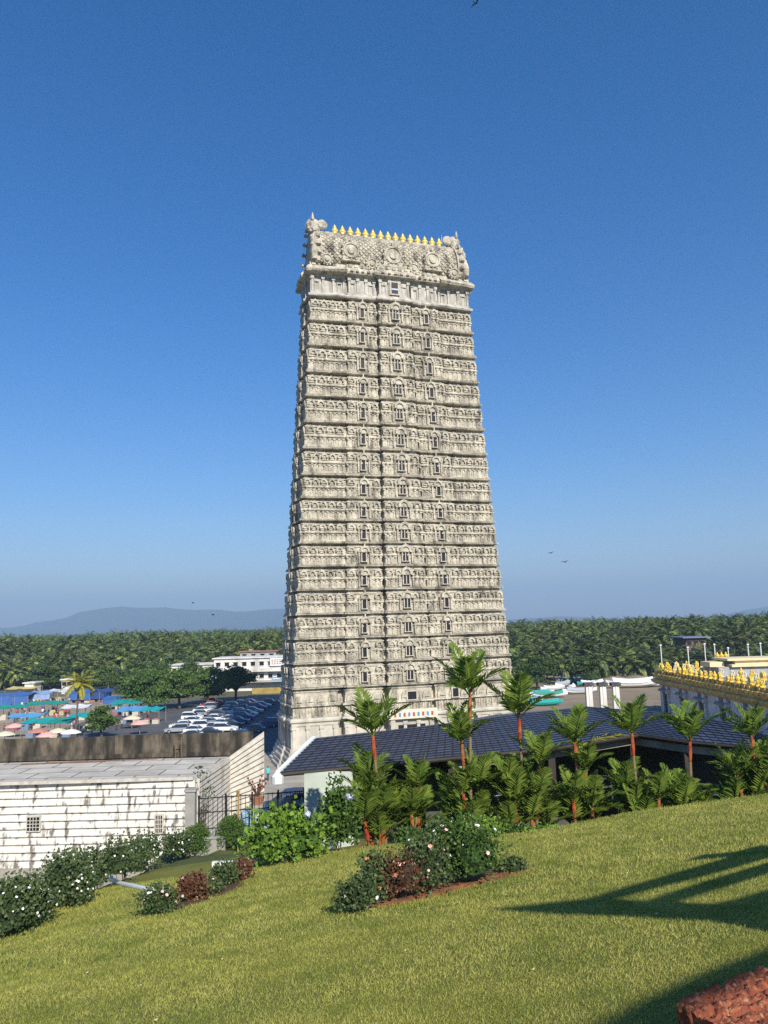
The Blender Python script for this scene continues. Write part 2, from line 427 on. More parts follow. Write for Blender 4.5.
m = MB(); m.lathe([(.34,0),(.42,.12),(.30,.22),(.46,.42),(.52,.62),(.42,.82),(.18,.92),(.30,1.02),(.34,1.12),(.14,1.22),(.22,1.32),(.12,1.45),(.03,1.75)], n=12)
k0 = reg(tower, m.build('golden_pot', gold, tower, (-7.7, 0, 76.28), smooth=True))
k0.scale = (1.02, 1.02, .92)
for i in range(1, 15):
    c = k0.copy(); COL.objects.link(c); c.parent = tower; c.location = (-7.7+i*1.20, 0, 76.28)
m = MB(); m.tube([(0,0,0),(0,0,1.9)], .05, 6); m.lathe([(.02,0),(.12,.1),(.02,.25)], (0,0,1.9), 6)
reg(tower, m.build('lightning_rod', stone_pale, tower, (9.6, 0, 76.3)))

# ------------------------------------------------------------------ foliage
def frond(mb, base, az, el, L, droop, n, ll, lw, up=.25, mi=0, seg=7, rr=random, w_rib=.02, ribmi=None):
    p = Vector(base); e = el; pts = [p.copy()]; dirs = []
    for i in range(seg):
        d = Vector((math.cos(e)*math.cos(az), math.cos(e)*math.sin(az), math.sin(e)))
        p = p + d*(L/seg); pts.append(p.copy()); dirs.append(d); e -= droop/seg
    dirs.append(dirs[-1])
    side = Vector((-math.sin(az), math.cos(az), 0))
    mb.tube([pts[0], pts[seg//2], pts[-1]], [w_rib, w_rib*.7, w_rib*.3], 3, mi if ribmi is None else ribmi)
    for j in range(n):
        t = .14+.86*(j+.5)/n; q = t*seg; i = min(int(q), seg-1); fr = q-i
        o = pts[i].lerp(pts[i+1], fr); d = dirs[i]; nrm = side.cross(d)
        prof = math.sin(PI*min(1, t*.85+.13))**.6
        for s in (-1, 1):
            dl = (d*(.55+.5*t) + side*s*(1.0-.35*t) + nrm*-(up) + Vector((0,0,rr.uniform(-.15,.12)))).normalized()
            ln = ll*prof*rr.uniform(.85,1.1); w = lw
            tip = o+dl*ln + Vector((0,0,-.18*ln)); mid = o+dl*ln*.45
            c = dl.cross(nrm).normalized()*w
            mb.add([o, mid+c, tip, mid-c], [(0,1,2,3)], mi)

def leafball(mb, c, rx, ry, rz, n, size, rr, mi=0, shell=(.72,1.02), lump=.22, seed=0, asp=.45, zlo=-.6, core=True, cmi=None):
    c = Vector(c)
    def rad(d): return max(.35, 1 + lump*(noise.noise(d*2.1+Vector((seed*3.7,0,0)))*1.6))
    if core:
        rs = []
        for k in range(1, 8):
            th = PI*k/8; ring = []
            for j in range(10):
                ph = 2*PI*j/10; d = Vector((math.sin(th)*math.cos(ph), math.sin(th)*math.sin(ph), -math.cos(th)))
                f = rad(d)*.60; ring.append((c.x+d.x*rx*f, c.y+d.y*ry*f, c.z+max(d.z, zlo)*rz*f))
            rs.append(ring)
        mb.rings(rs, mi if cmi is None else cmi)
    for _ in range(n):
        d = Vector((rr.gauss(0,1), rr.gauss(0,1), rr.gauss(0,1))).normalized()
        if d.z < zlo: d.z = -d.z
        f = rad(d)*rr.uniform(*shell)
        p = Vector((c.x+d.x*rx*f, c.y+d.y*ry*f, c.z+d.z*rz*f))
        a = (d*.55+Vector((rr.gauss(0,.6), rr.gauss(0,.6), rr.gauss(.25,.6)))).normalized()
        b = a.cross(Vector((rr.gauss(0,1), rr.gauss(0,1), rr.gauss(0,1)))).normalized()
        s = size*rr.uniform(.65,1.25); nr = a.cross(b)*s*.12
        mb.add([p-a*s*.5, p+b*s*asp+nr, p+a*s*.5, p-b*s*asp+nr], [(0,1,2,3)], mi)

palm_green = mat('palm_leaf', (.055,.12,.018), (.16,.24,.035), .55, 1.5, island=(.34,.41,.06), transl=.3, spec=.25)
palm_yellow = mat('yellow_palm_leaf', (.34,.32,.03), (.22,.26,.03), .5, .5, island=(.45,.36,.05), transl=.2)
red_shaft = mat('red_crownshaft', (.30,.025,.018), (.40,.12,.035), .5, 7, .3, spec=.3)
orange_shaft = mat('orange_crownshaft', (.40,.15,.04), (.22,.08,.03), .5, 7, .3, spec=.3)
stem_green = mat('ringed_stem', (.16,.13,.06), (.28,.20,.10), .7, 9, stretch=(.3,.3,3))
dead_leaf = mat('dry_frond', (.30,.18,.07), (.20,.11,.05), .8, 5)
bark = mat('bark', (.16,.13,.10), (.09,.07,.055), .9, 5, .6, 12)
far_leaf = mat('grove_leaf', (.035,.068,.018), (.25,.32,.08), .5, .7, detail=3, ramp=(.40,.66), transl=.2, objv=.45)
far_leaf2 = mat('grove_leaf_olive', (.042,.072,.018), (.32,.35,.10), .5, .7, detail=3, ramp=(.42,.68), transl=.2, objv=.45)
tree_leaf = mat('tree_leaf', (.03,.075,.014), (.085,.145,.025), .55, .35, island=(.16,.24,.045), transl=.12)
tree_leaf2 = mat('dark_tree_leaf', (.025,.06,.012), (.06,.10,.02), .55, .35, island=(.11,.16,.035), transl=.1)
lime_leaf = mat('lime_shrub_leaf', (.10,.19,.02), (.20,.32,.04), .45, 3, island=(.26,.40,.05), transl=.2)
green_leaf = mat('shrub_leaf', (.035,.085,.015), (.09,.16,.03), .45, 3, island=(.13,.20,.035), transl=.18)
dark_leaf = mat('dark_shrub_leaf', (.035,.07,.02), (.09,.135,.04), .5, 3, island=(.17,.21,.08), transl=.15, spec=.35)
clip_leaf = mat('clipped_shrub_leaf', (.045,.10,.020), (.10,.17,.035), .5, 4, island=(.13,.21,.04), transl=.1)
bronze_leaf = mat('bronze_leaf', (.10,.045,.03), (.16,.09,.035), .45, 3, island=(.22,.10,.05), transl=.12)
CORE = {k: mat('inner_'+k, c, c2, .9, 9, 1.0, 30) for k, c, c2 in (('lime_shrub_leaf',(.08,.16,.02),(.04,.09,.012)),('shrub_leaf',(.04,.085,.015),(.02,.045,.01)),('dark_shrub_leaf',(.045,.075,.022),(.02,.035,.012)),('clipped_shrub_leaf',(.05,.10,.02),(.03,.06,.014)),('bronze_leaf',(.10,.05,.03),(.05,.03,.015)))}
petal_white = mat('white_petal', (.85,.84,.80), None, .6)
petal_pink = mat('pink_petal', (.80,.42,.40), (.85,.60,.55), .6, 20)
petal_orange = mat('orange_petal', (.75,.25,.10), None, .6)
petal_lilac = mat('lilac_petal', (.45,.47,.74), (.66,.66,.80), .6, 20)

# ------------------------------------------------------------------ hill and lawn
LA, LB, LC = -2.0, -.17, .12
def lawn_z(x, y): return EYE + LA + LB*y + LC*x + .05*noise.noise(Vector((x*.35, y*.35, 0))) + .10*noise.noise(Vector((x*.12+5, y*.12, 3)))
def on_lawn(px, py):
    r = ray(px, py); t = LA/(r.z - LB - LC*r.x)
    p = Vector((r.x*t, r.y*t, 0)); p.z = lawn_z(p.x, p.y); return p
EDGE = [on_lawn(x, y) for x, y in ((-60,985),(0,937),(60,902),(113,884),(190,858),(250,851),(330,851),(400,846),(480,839),(550,830),(650,811),(768,795),(860,784))]
e0 = EDGE[0] + (EDGE[0]-EDGE[1])*1.0; e0 = Vector((EDGE[0].x-3.5, -14, 0)) if True else e0
EP = [(e0.x, e0.y)] + [(p.x, p.y) for p in EDGE] + [(45, EDGE[-1].y+3)]
EPa = np.array(EP)
def sdist(x, y):                          # numpy: positive beyond the lawn edge
    x = np.asarray(x, float); y = np.asarray(y, float); best = np.full(x.shape, 1e9); sg = np.ones(x.shape)
    for (ax, ay), (bx, by) in zip(EP[:-1], EP[1:]):
        dx, dy = bx-ax, by-ay; t = np.clip(((x-ax)*dx+(y-ay)*dy)/(dx*dx+dy*dy), 0, 1)
        qx, qy = x-(ax+t*dx), y-(ay+t*dy); d = np.hypot(qx, qy); side = dx*(y-ay)-dy*(x-ax)
        m_ = d < best-1e-9; best = np.where(m_, d, best); sg = np.where(m_, np.where(side > 0, 1, -1), sg)
    return best*sg
def hill_z(x, y, d=None):
    if d is None: d = float(sdist(x, y))
    zl = lawn_z(x, y)
    if d <= 0: return zl-.05
    dx = max(0, -8.2-x); dy = max(0, y-(38 if x > -5.6 else 30.4)); q = math.hypot(dx, dy)
    F = max(-.5, EYE-7.7-.27*max(0, min(y, 38)-30.5)-1.25*q)
    zz = zl-.05-.55*max(0, d-.5)
    return max(F, min(zl-.05, zz)) if zl > F else F
def on_hill(px, py):
    r = ray(px, py); t = 4.0
    while t < 60:
        if EYE+r.z*t <= hill_z(r.x*t, t): break
        t += .1
    return Vector((r.x*t, t, hill_z(r.x*t, t)))

def lawn_extra(N, L, mp, out, b):
    n1 = N.new('ShaderNodeTexNoise'); n1.inputs['Scale'].default_value = .55; n1.inputs['Detail'].default_value = 4; L.new(mp.outputs[0], n1.inputs['Vector'])
    r = N.new('ShaderNodeMapRange'); r.inputs[1].default_value = .4; r.inputs[2].default_value = .65; L.new(n1.outputs[0], r.inputs[0])
    return mixc(N, L, r.outputs[0], out, (.24,.23,.035))
def blade_extra(N, L, mp, out, b):
    n1 = N.new('ShaderNodeTexNoise'); n1.inputs['Scale'].default_value = 1.7; n1.inputs['Detail'].default_value = 5; L.new(mp.outputs[0], n1.inputs['Vector'])
    r = N.new('ShaderNodeMapRange'); r.inputs[1].default_value = .48; r.inputs[2].default_value = .70; r.inputs[4].default_value = .75; L.new(n1.outputs[0], r.inputs[0])
    return mixc(N, L, r.outputs[0], out, (.19,.26,.035))
lawn_m = mat('lawn_turf', (.11,.135,.018), (.24,.23,.05), .9, 22, .8, 60, extra=lawn_extra, coord='Object', bdist=.03)
blade_m = mat('grass_blade', (.27,.33,.035), (.55,.53,.10), .6, .7, island=(.76,.66,.28), transl=.3, ramp=(.38,.62), extra=blade_extra)
bank_m = mat('bank_soil', (.11,.12,.035), (.07,.095,.022), .95, 2, .5)
def turf_grid(x0, x1, y0, y1, nx, ny, keep, zf):
    xs = np.linspace(x0, x1, nx+1); ys = np.linspace(y0, y1, ny+1); X, Y = np.meshgrid(xs, ys); D = sdist(X, Y)
    V = []; idx = {}; Fc = []
    for j in range(ny+1):
        for i in range(nx+1):
            if keep(D[j, i]): idx[(i, j)] = len(V); V.append((xs[i], ys[j], zf(xs[i], ys[j], float(D[j, i]))))
    for j in range(ny):
        for i in range(nx):
            c = [(i, j), (i+1, j), (i+1, j+1), (i, j+1)]
            if all(k in idx for k in c): Fc.append([idx[k] for k in c])
    return V, Fc
V, Fc = turf_grid(-14, 18, -3, 24, 200, 170, lambda d: d < .25, lambda x, y, d: lawn_z(x, y))
m = MB(); m.v = V; m.f = Fc; m.m = [0]*len(Fc)
tag(m.build('lawn', lawn_m, smooth=True), kind='structure')
V, Fc = turf_grid(-40, 40, -16, 56, 160, 144, lambda d: True, lambda x, y, d: hill_z(x, y, d))
m = MB(); m.v = V; m.f = Fc; m.m = [0]*len(Fc)
tag(m.build('hillside', bank_m, smooth=True), kind='structure')

# fallen leaves and clippings scattered over the turf
def litter():
    m = MB(); r = random.Random(31)
    for _ in range(160):
        y = r.uniform(4.6, 17); x = r.uniform(-.52, .52)*y
        if float(sdist(x, y)) > -.2: continue
        z = lawn_z(x, y)+.028; a = r.uniform(0, 6.28); s_ = r.uniform(.008, .022); c, k = math.cos(a)*s_, math.sin(a)*s_
        m.add([(x-c, y-k, z), (x-k*.5, y+c*.5, z+.008), (x+c, y+k, z+r.uniform(0,.015)), (x+k*.5, y-c*.5, z-.004)], [(0,1,2,3)])
    tag(m.build('leaf_litter', mat('fallen_leaf', (.40,.28,.12), None, .8, island=(.62,.55,.34))), 'small dry leaves scattered over the lawn', kind='stuff')
litter()

# grass blades, one mesh
def grass():
    g = np.random.default_rng(5)
    def region(y0, y1, dens, size):
        hw = lambda y: .56*y+.6
        area = (y1-y0)*2*hw(y1); n = int(area*dens)
        y = g.uniform(y0, y1, n); x = g.uniform(-hw(y1), hw(y1), n)
        k = (np.abs(x) < hw(y)) & (sdist(x, y) < .3)
        return x[k], y[k], np.full(k.sum(), size)
    parts = [region(4.0, 7.5, 6500, 1.0), region(7.5, 11, 3600, 1.25), region(11, 21, 1500, 1.7)]
    x = np.concatenate([p[0] for p in parts]); y = np.concatenate([p[1] for p in parts]); s = np.concatenate([p[2] for p in parts])
    n = len(x); z = np.array([lawn_z(a, b) for a, b in zip(x, y)])
    a = g.uniform(0, 2*PI, n); lean = g.uniform(.2, 1.1, n); la = g.normal(0, 1.2, n) - 1.2
    hgt = g.uniform(.018, .042, n)*s; w = .0035*s
    base = np.stack([x, y, z-.004], 1)
    sd = np.stack([np.cos(a)*w, np.sin(a)*w, np.zeros(n)], 1)
    up = np.stack([np.cos(la)*np.sin(lean)*hgt, np.sin(la)*np.sin(lean)*hgt, np.cos(lean)*hgt], 1)
    v = np.stack([base-sd, base+sd, base+up], 1).reshape(-1, 3)
    me = bpy.data.meshes.new('grass'); me.vertices.add(3*n); me.vertices.foreach_set('co', v.ravel())
    me.loops.add(3*n); me.loops.foreach_set('vertex_index', np.arange(3*n, dtype=np.int32))
    me.polygons.add(n); me.polygons.foreach_set('loop_start', np.arange(0, 3*n, 3, dtype=np.int32))
    me.materials.append(blade_m); me.update(calc_edges=True)
    tag(link('grass', me), 'short mown yellow green lawn grass on the hillside', kind='stuff')
grass()

# ------------------------------------------------------------------ ground, roads, sand, hills, haze
ground_m = mat('town_ground', (.10,.10,.055), (.17,.15,.09), .95, .03)
sand_m = mat('river_sand', (.30,.235,.155), (.22,.17,.11), .95, .12, .3, 2)
asphalt_m = mat('asphalt', (.12,.12,.122), (.085,.085,.087), .9, .3)
paving_m = mat('pale_paving', (.42,.38,.31), (.30,.27,.22), .9, .5)
def sheet(name, pts, z, m, z0=None):
    b = MB(); n = len(pts)
    b.rings([[(p[0], p[1], (z-.25 if z0 is None else z0)) for p in pts], [(p[0], p[1], z) for p in pts]])
    return tag(b.build(name, m), kind='structure')
b = MB(); b.add([(-12000,-3000,0),(12000,-3000,0),(12000,12000,0),(-12000,12000,0)], [(0,1,2,3)])
tag(b.build('ground', ground_m), kind='structure')
sheet('sand_bank', [(14,118),(60,112),(150,150),(190,260),(40,262),(16,215)], .04, sand_m)
sheet('car_park', [(-62,118),(-16,118),(-16,205),(-62,205)], .03, asphalt_m)
sheet('market_ground', [(-130,118),(-63,118),(-63,230),(-150,230)], .03, mat('market_sand', (.36,.30,.22), (.26,.21,.15), .95, .2))
sheet('yard', [(-60,46),(-6,46),(-6,117),(-60,117)], .03, paving_m)
def ridge(name, prof, depth, thick, m):
    b = MB(); n = 26; rs = []
    xs = np.linspace(prof[0][0], prof[-1][0], 90)
    V = []; 
    for j in range(n+1):
        t = j/n
        for x in xs:
            yy = np.interp(x, [p[0] for p in prof], [p[1] for p in prof])
            top = at(x, yy, depth)
            hgt = max(0, top.z)*math.sin(PI*min(1, .5*t/.5))**1.2 if t < .5 else max(0, top.z)*math.sin(PI*t)**1.2
            nn = noise.noise(Vector((top.x*.0016, t*4, 2)))
            V.append((top.x*(1+(t-.5)*thick/depth), depth+(t-.5)*thick, max(-3, hgt*(1+.10*nn*(1 if abs(t-.5) > .08 else .2))-2)))
    k = len(xs)
    F = [(j*k+i, j*k+i+1, (j+1)*k+i+1, (j+1)*k+i) for j in range(n) for i in range(k-1)]
    b.v = V; b.f = F; b.m = [0]*len(F)
    tag(b.build(name, m, smooth=True), kind='structure')
hill_m = mat('hill_forest', (.03,.055,.03), (.05,.07,.035), .95, .004)
ridge('hills', [(-260,640),(-120,625),(-20,626),(15,628),(40,621),(60,620),(82,611),(100,609),(118,606),(140,608),(165,607),(190,610),(215,609),(240,612),(270,608.5),(300,609),(340,614),(400,618),(470,622),(560,616),(620,618),(690,620),(720,615),(745,610),(768,606),(830,597),(900,600),(1000,612)], 7600, 2600, hill_m)
b = MB(); b.box(-12500, 12500, -3500, 12500, -1.5, 520)
hz = bpy.data.materials.new('haze_air'); N, L = nt(hz); N.remove(N['Principled BSDF'])
pv = N.new('ShaderNodeVolumePrincipled'); pv.inputs['Density'].default_value = 2.2e-4; pv.inputs['Color'].default_value = (.50,.72,.98,1); pv.inputs['Anisotropy'].default_value = .0
L.new(pv.outputs[0], N['Material Output'].inputs['Volume'])
tag(b.build('haze', hz), kind='stuff')

# ------------------------------------------------------------------ striped hall on the left
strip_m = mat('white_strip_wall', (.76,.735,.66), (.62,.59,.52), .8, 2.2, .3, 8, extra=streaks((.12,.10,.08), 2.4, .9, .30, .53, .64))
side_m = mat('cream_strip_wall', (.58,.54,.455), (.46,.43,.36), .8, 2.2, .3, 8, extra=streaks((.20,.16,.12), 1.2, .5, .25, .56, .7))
def slab_extra(N, L, mp, out, b):
    bt = N.new('ShaderNodeTexBrick'); bt.inputs['Scale'].default_value = 1; bt.inputs['Brick Width'].default_value = 3.6; bt.inputs['Row Height'].default_value = 2.4
    bt.inputs['Mortar Size'].default_value = .07; bt.inputs['Color1'].default_value = (1,1,1,1); bt.inputs['Color2'].default_value = (.85,.85,.85,1); bt.inputs['Mortar'].default_value = (.22,.2,.17,1)
    L.new(mp.outputs[0], bt.inputs['Vector'])
    return mixc(N, L, 1.0, out, bt.outputs[0], 'MULTIPLY')
roof_slab_m = mat('roof_slab', (.62,.585,.50), (.47,.43,.36), .9, .5, .2, 5, extra=slab_extra)
parapet_m = mat('mouldy_parapet', (.06,.05,.036), (.17,.14,.10), .95, 1.6, .6, 6, stretch=(1,1,.5), extra=streaks((.022,.02,.016), 1.3, .9, .25, .42, .62))
A = on(195, 779, 6.4); A.z = 0
Lf = on(-160, 787, 6.4); Lf.z = 0
B = on(229, 757, 6.4); B.z = 0
C2 = at(264, 731.5, 74.0); zc = C2.z; C2.z = 0
hall = tag(empty('striped_hall', A), 'long white flat roofed hall with stained horizontal strips behind the flowering hedge', 'building')
def clad(mb, p, q, z0, z1, q_z1=None, row=.58, mi=0):  # horizontal strips, each standing out at its foot
    p, q = Vector(p), Vector(q); d = (q-p).normalized(); n = Vector((d.y, -d.x, 0))
    q_z1 = q_z1 or z1; k = round((z1-z0)/row)
    for i in range(k):
        a0, a1 = i/k, (i+1)/k
        zp0, zp1, zq0, zq1 = z0+(z1-z0)*a0, z0+(z1-z0)*a1, z0+(q_z1-z0)*a0, z0+(q_z1-z0)*a1
        P = lambda pt, z, o: (pt.x+n.x*o, pt.y+n.y*o, z)
        prof = ((-.25,0),(.17,0),(.19,.10),(.10,.80),(-.02,.83),(-.02,.985),(-.25,.985))
        mb.rings([[P(pt, za+(zb-za)*t, o) for o, t in prof] for pt, za, zb in ((p, zp0, zp1), (q, zq0, zq1))], mi)
O = A
rel = lambda p: Vector((p.x-O.x, p.y-O.y, p.z))
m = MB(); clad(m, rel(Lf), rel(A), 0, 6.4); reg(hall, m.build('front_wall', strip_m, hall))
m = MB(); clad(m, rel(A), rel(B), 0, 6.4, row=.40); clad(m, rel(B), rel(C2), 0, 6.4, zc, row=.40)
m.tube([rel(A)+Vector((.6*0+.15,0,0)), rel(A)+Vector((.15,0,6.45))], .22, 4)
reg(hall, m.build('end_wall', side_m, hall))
m = MB()
back = lambda x: 13.6
m.add([rel(Lf)+Vector((0,.1,6.36)), rel(A)+Vector((0,.1,6.36)), rel(B)+Vector((-.05,0,6.36)), rel(C2)+Vector((-.05,0,6.36)), Vector((rel(Lf).x, rel(C2).y, 6.36))], [(0,1,2,3,4)])
m.add([rel(Lf)+Vector((0,.1,6.1)), rel(A)+Vector((0,.1,6.1)), rel(B)+Vector((-.05,0,6.1)), rel(C2)+Vector((-.05,0,6.1)), Vector((rel(Lf).x, rel(C2).y, 6.1))], [(4,3,2,1,0)])
reg(hall, m.build('roof_slab', roof_slab_m, hall))
m = MB(); py_ = rel(B).y+1.2
zpar = 8.35
m.box(rel(Lf).x-6, rel(B).x-11.0, py_, py_+.35, 5.5, zpar)
m.box(rel(B).x-11.0, rel(C2).x-1.2, py_+.15, py_+.55, 5.5, zpar+.05)
m.box(rel(Lf).x-6, rel(C2).x-1.6, py_-.14, py_-.003, 6.37, 6.75)
reg(hall, m.build('parapet', parapet_m, hall))
m = MB(); m.box(rel(Lf).x, -.1, -.28, .14, 6.37, 6.62); reg(hall, m.build('roof_kerb', side_m, hall))
for px, w, h in ((35,.95,1.0), (160,.5,1.25)):
    c = rel(on(px, 823, 0)); 
    p = at(px, 823, (A.y+Lf.y)/2); yy = A.y+(Lf.y-A.y)*(A.x-p.x)/(A.x-Lf.x); p = at(px, 823, yy); c = rel(p)
    wb = MB(); wb.box(c.x-w/2-.1, c.x+w/2+.1, c.y-.32, c.y-.1, c.z-h/2-.1, c.z+h/2+.1); wb.box(c.x-w/2, c.x+w/2, c.y-.34, c.y-.2, c.z-h/2, c.z+h/2, 1)
    for k in range(1, 4): wb.box(c.x-w/2+w*k/4-.025, c.x-w/2+w*k/4+.025, c.y-.36, c.y-.33, c.z-h/2, c.z+h/2)
    for k in range(1, 4): wb.box(c.x-w/2, c.x+w/2, c.y-.362, c.y-.334, c.z-h/2+h*k/4-.025, c.z-h/2+h*k/4+.025)
    reg(hall, wb.build('window', [side_m, dark_hole], hall))
# bits of debris lying on the slab roof
rust = mat('rusty_metal', (.22,.12,.07), (.12,.08,.06), .8, 6)
m = MB()
for dx in (0, .55): m.tube([(dx,0,0),(dx,0,1.9)], .05, 6)
m.tube([(-.1,0,1.5),(.65,0,1.5)], .04, 6)
q = on(181, 748, 7.0); tag(m.build('pipe_stand', rust, loc=(rel(q).x+O.x, O.y+py_-1.0, 6.36)), 'thin metal pipe stand on the hall roof against the dark parapet', 'pipe stand')
m = MB(); m.tube([(0,0,.05),(7.5,.4,.05)], .07, 6); m.tube([(2,.5,.05),(12,1.1,.05)], .05, 6)
tag(m.build('roof_pipe', rust, loc=(O.x-18, O.y+py_-2.2, 6.37)), 'rusty pipes lying along the slab roof below the dark parapet', 'pipe')

# ------------------------------------------------------------------ slate roofed gallery
ZE, ZR = EYE-5.0, EYE-4.3
Ep = [on(x, y, ZE) for x, y in ((279,773),(356,766),(451,757),(555,747),(638,734),(689,741),(768,748),(900,762))]
Rp = [on(x, y, ZR) for x, y in ((315,738),(385,730.5),(451,722.6),(520,713),(588,706.5),(660,712),(740,723),(860,742))]
def slate_extra(N, L, mp, out, b):
    uv = N.new('ShaderNodeUVMap'); bt = N.new('ShaderNodeTexBrick'); bt.inputs['Scale'].default_value = 1
    bt.inputs['Brick Width'].default_value = .36; bt.inputs['Row Height'].default_value = .30; bt.inputs['Mortar Size'].default_value = .028; bt.offset = 0.5
    bt.inputs['Color1'].default_value = (.045,.055,.085,1); bt.inputs['Color2'].default_value = (.07,.088,.13,1); bt.inputs['Mortar'].default_value = (.010,.012,.02,1)
    L.new(uv.outputs[0], bt.inputs['Vector'])
    return mixc(N, L, .35, bt.outputs[0], out, 'OVERLAY')
slate_m = mat('slate_shingle', (.45,.45,.47), (.6,.6,.62), .42, 3, .15, 12, extra=slate_extra, spec=.45)
white_m = mat('white_paint', (.78,.79,.76), (.68,.70,.66), .6, 2)
dkwood = mat('dark_timber', (.035,.028,.022), (.05,.04,.03), .7, 3)
beam_m = mat('weathered_beam', (.36,.32,.24), (.22,.20,.15), .9, 2, .3)
sage_m = mat('pale_green_plaster', (.52,.56,.48), (.42,.46,.38), .9, 1.2, .2)
steel = mat('steel_rail', (.62,.64,.66), None, .3, metal=.9)
gal = tag(empty('slate_roof_gallery', (0, 28, EYE-7.7)), 'low curved gallery with a dark slate shingle roof behind the red stemmed palms', 'gallery')
GO = Vector((0, 28, EYE-7.7))
m = MB(); uvs = []
ulen = [0]
for i in range(len(Ep)-1): ulen.append(ulen[-1]+(Ep[i+1]-Ep[i]).length)
for i in range(len(Ep)-1):
    L0, L1 = (Rp[i]-Ep[i]).length, (Rp[i+1]-Ep[i+1]).length
    rows = max(3, round((L0+L1)/2/.30))
    for k in range(rows):
        t0, t1 = k/rows, (k+1)/rows
        a, b_, c, d = Ep[i].lerp(Rp[i], t0), Ep[i+1].lerp(Rp[i+1], t0), Ep[i+1].lerp(Rp[i+1], t1), Ep[i].lerp(Rp[i], t1)
        up = Vector((0,0,.03)); n0 = len(m.v)
        m.add([a+up-GO, b_+up-GO, c-GO, d-GO, a-GO, b_-GO], [(0,1,2,3), (4,5,1,0)])
        ro = k % 2*.17
        for (u, v) in ((ulen[i]+ro, k*.30), (ulen[i+1]+ro, k*.30), (ulen[i+1]+ro, k*.30+.299), (ulen[i]+ro, k*.30+.299), (ulen[i], k*.3), (ulen[i+1], k*.3), (ulen[i+1], k*.3+.01), (ulen[i], k*.3+.01)): uvs.append((u, v))
    # far slope
    bk0, bk1 = Rp[i]*2-Ep[i], Rp[i+1]*2-Ep[i+1]; bk0.z = bk1.z = ZE
    m.add([Rp[i]-GO, Rp[i+1]-GO, bk1-GO, bk0-GO], [(0,1,2,3)])
    for (u, v) in ((0,0),(3,0),(3,3),(0,3)): uvs.append((u+ulen[i], v))
ro_ = m.build('roof', slate_m, gal); reg(gal, ro_)
ul = ro_.data.uv_layers.new(name='UVMap'); 
for i, uv in enumerate(uvs): ul.data[i].uv = uv
m = MB()
for i in range(len(Ep)-1):
    m.tube([Ep[i]-GO+Vector((0,-.03,-.06)), Ep[i+1]-GO+Vector((0,-.03,-.06))], .075, 6)
    a, b_ = Ep[i]-GO, Ep[i+1]-GO; c, d = Rp[i+1]-GO, Rp[i]-GO; k = Vector((0,0,-.12))
    m.add([a+k, b_+k, c+k, d+k], [(3,2,1,0)])
reg(gal, m.build('gutter', dkwood, gal))
m = MB(); a, b_ = Ep[0]-GO, Rp[0]-GO
m.rings([[a+Vector((-.12,0,-.12)), a+Vector((.04,0,-.12)), a+Vector((.04,0,.07)), a+Vector((-.12,0,.07))], [b_+Vector((-.12,0,-.12)), b_+Vector((.04,0,-.12)), b_+Vector((.04,0,.07)), b_+Vector((-.12,0,.07))]])
m.lathe([(.05,-.35),(.2,-.3),(.22,-.05),(.12,.05)], (a.x-.05, a.y, a.z-.05), 10)
reg(gal, m.build('barge_board', white_m, gal))
# wall, beam, posts, rails under the roof
m = MB()
w0, w1 = on(303, 777, ZE-.1), on(352, 771, ZE-.1); w0.y += .35; w1.y += .35
for p, q in ((w0, w1),):
    m.rings([[(p.x-GO.x, p.y-GO.y, z), (q.x-GO.x, q.y-GO.y, z), (q.x-GO.x, q.y-GO.y+2.2, z), (p.x-GO.x, p.y-GO.y+2.2, z)] for z in (0, 2.62)])
reg(gal, m.build('end_wall', sage_m, gal))
def inset(i, t): return Ep[i].lerp(Rp[i], t)-GO
m = MB()
for i in range(2, len(Ep)-1):
    p, q = inset(i, .12), inset(i+1, .12)
    m.rings([[Vector((s.x, s.y-.12, 2.18)), Vector((s.x, s.y+.12, 2.18)), Vector((s.x, s.y+.12, 2.48)), Vector((s.x, s.y-.12, 2.48))] for s in (p, q)])
reg(gal, m.build('beam', beam_m, gal))
for i in range(2, len(Ep)-1):
    for t in (0,):
        s = inset(i, .12).lerp(inset(i+1, .12), t); m = MB(); m.obox((0,0,0), .28, .28, 2.18)
        reg(gal, m.build('post', dkwood, gal, (s.x, s.y, 0)))
m = MB()
for i in range(2, len(Ep)-1):
    p, q = inset(i, .10), inset(i+1, .10)
    for z in (.35, .7, 1.05): m.tube([(p.x, p.y-.25, z), (q.x, q.y-.25, z)], .032, 6)
    k = int((q-p).length/1.5)
    for j in range(k): s = p.lerp(q, j/k); m.tube([(s.x, s.y-.25, 0), (s.x, s.y-.25, 1.05)], .03, 6)
reg(gal, m.build('railing', steel, gal))
m = MB()
for i in range(1, len(Ep)-1):
    p, q = inset(i, .95), inset(i+1, .95)
    m.rings([[(p.x, p.y, z), (q.x, q.y, z), (q.x, q.y+.2, z), (p.x, p.y+.2, z)] for z in (-2.5, 2.9)])
reg(gal, m.build('back_wall', mat('shade_toned_wall', (.10,.095,.08), (.06,.06,.05), .9, 1), gal))  # wall colour darkened to stand in for the shade under the roof
m = MB(); p = Rp[0]-GO; # diagonal white brace at the corner
s = on(352, 768, ZE-.2)-GO; m.tube([(s.x-.5, s.y-.05, 1.5), (s.x+.05, s.y-.1, 2.5)], .09, 4)
reg(gal, m.build('brace', white_m, gal))

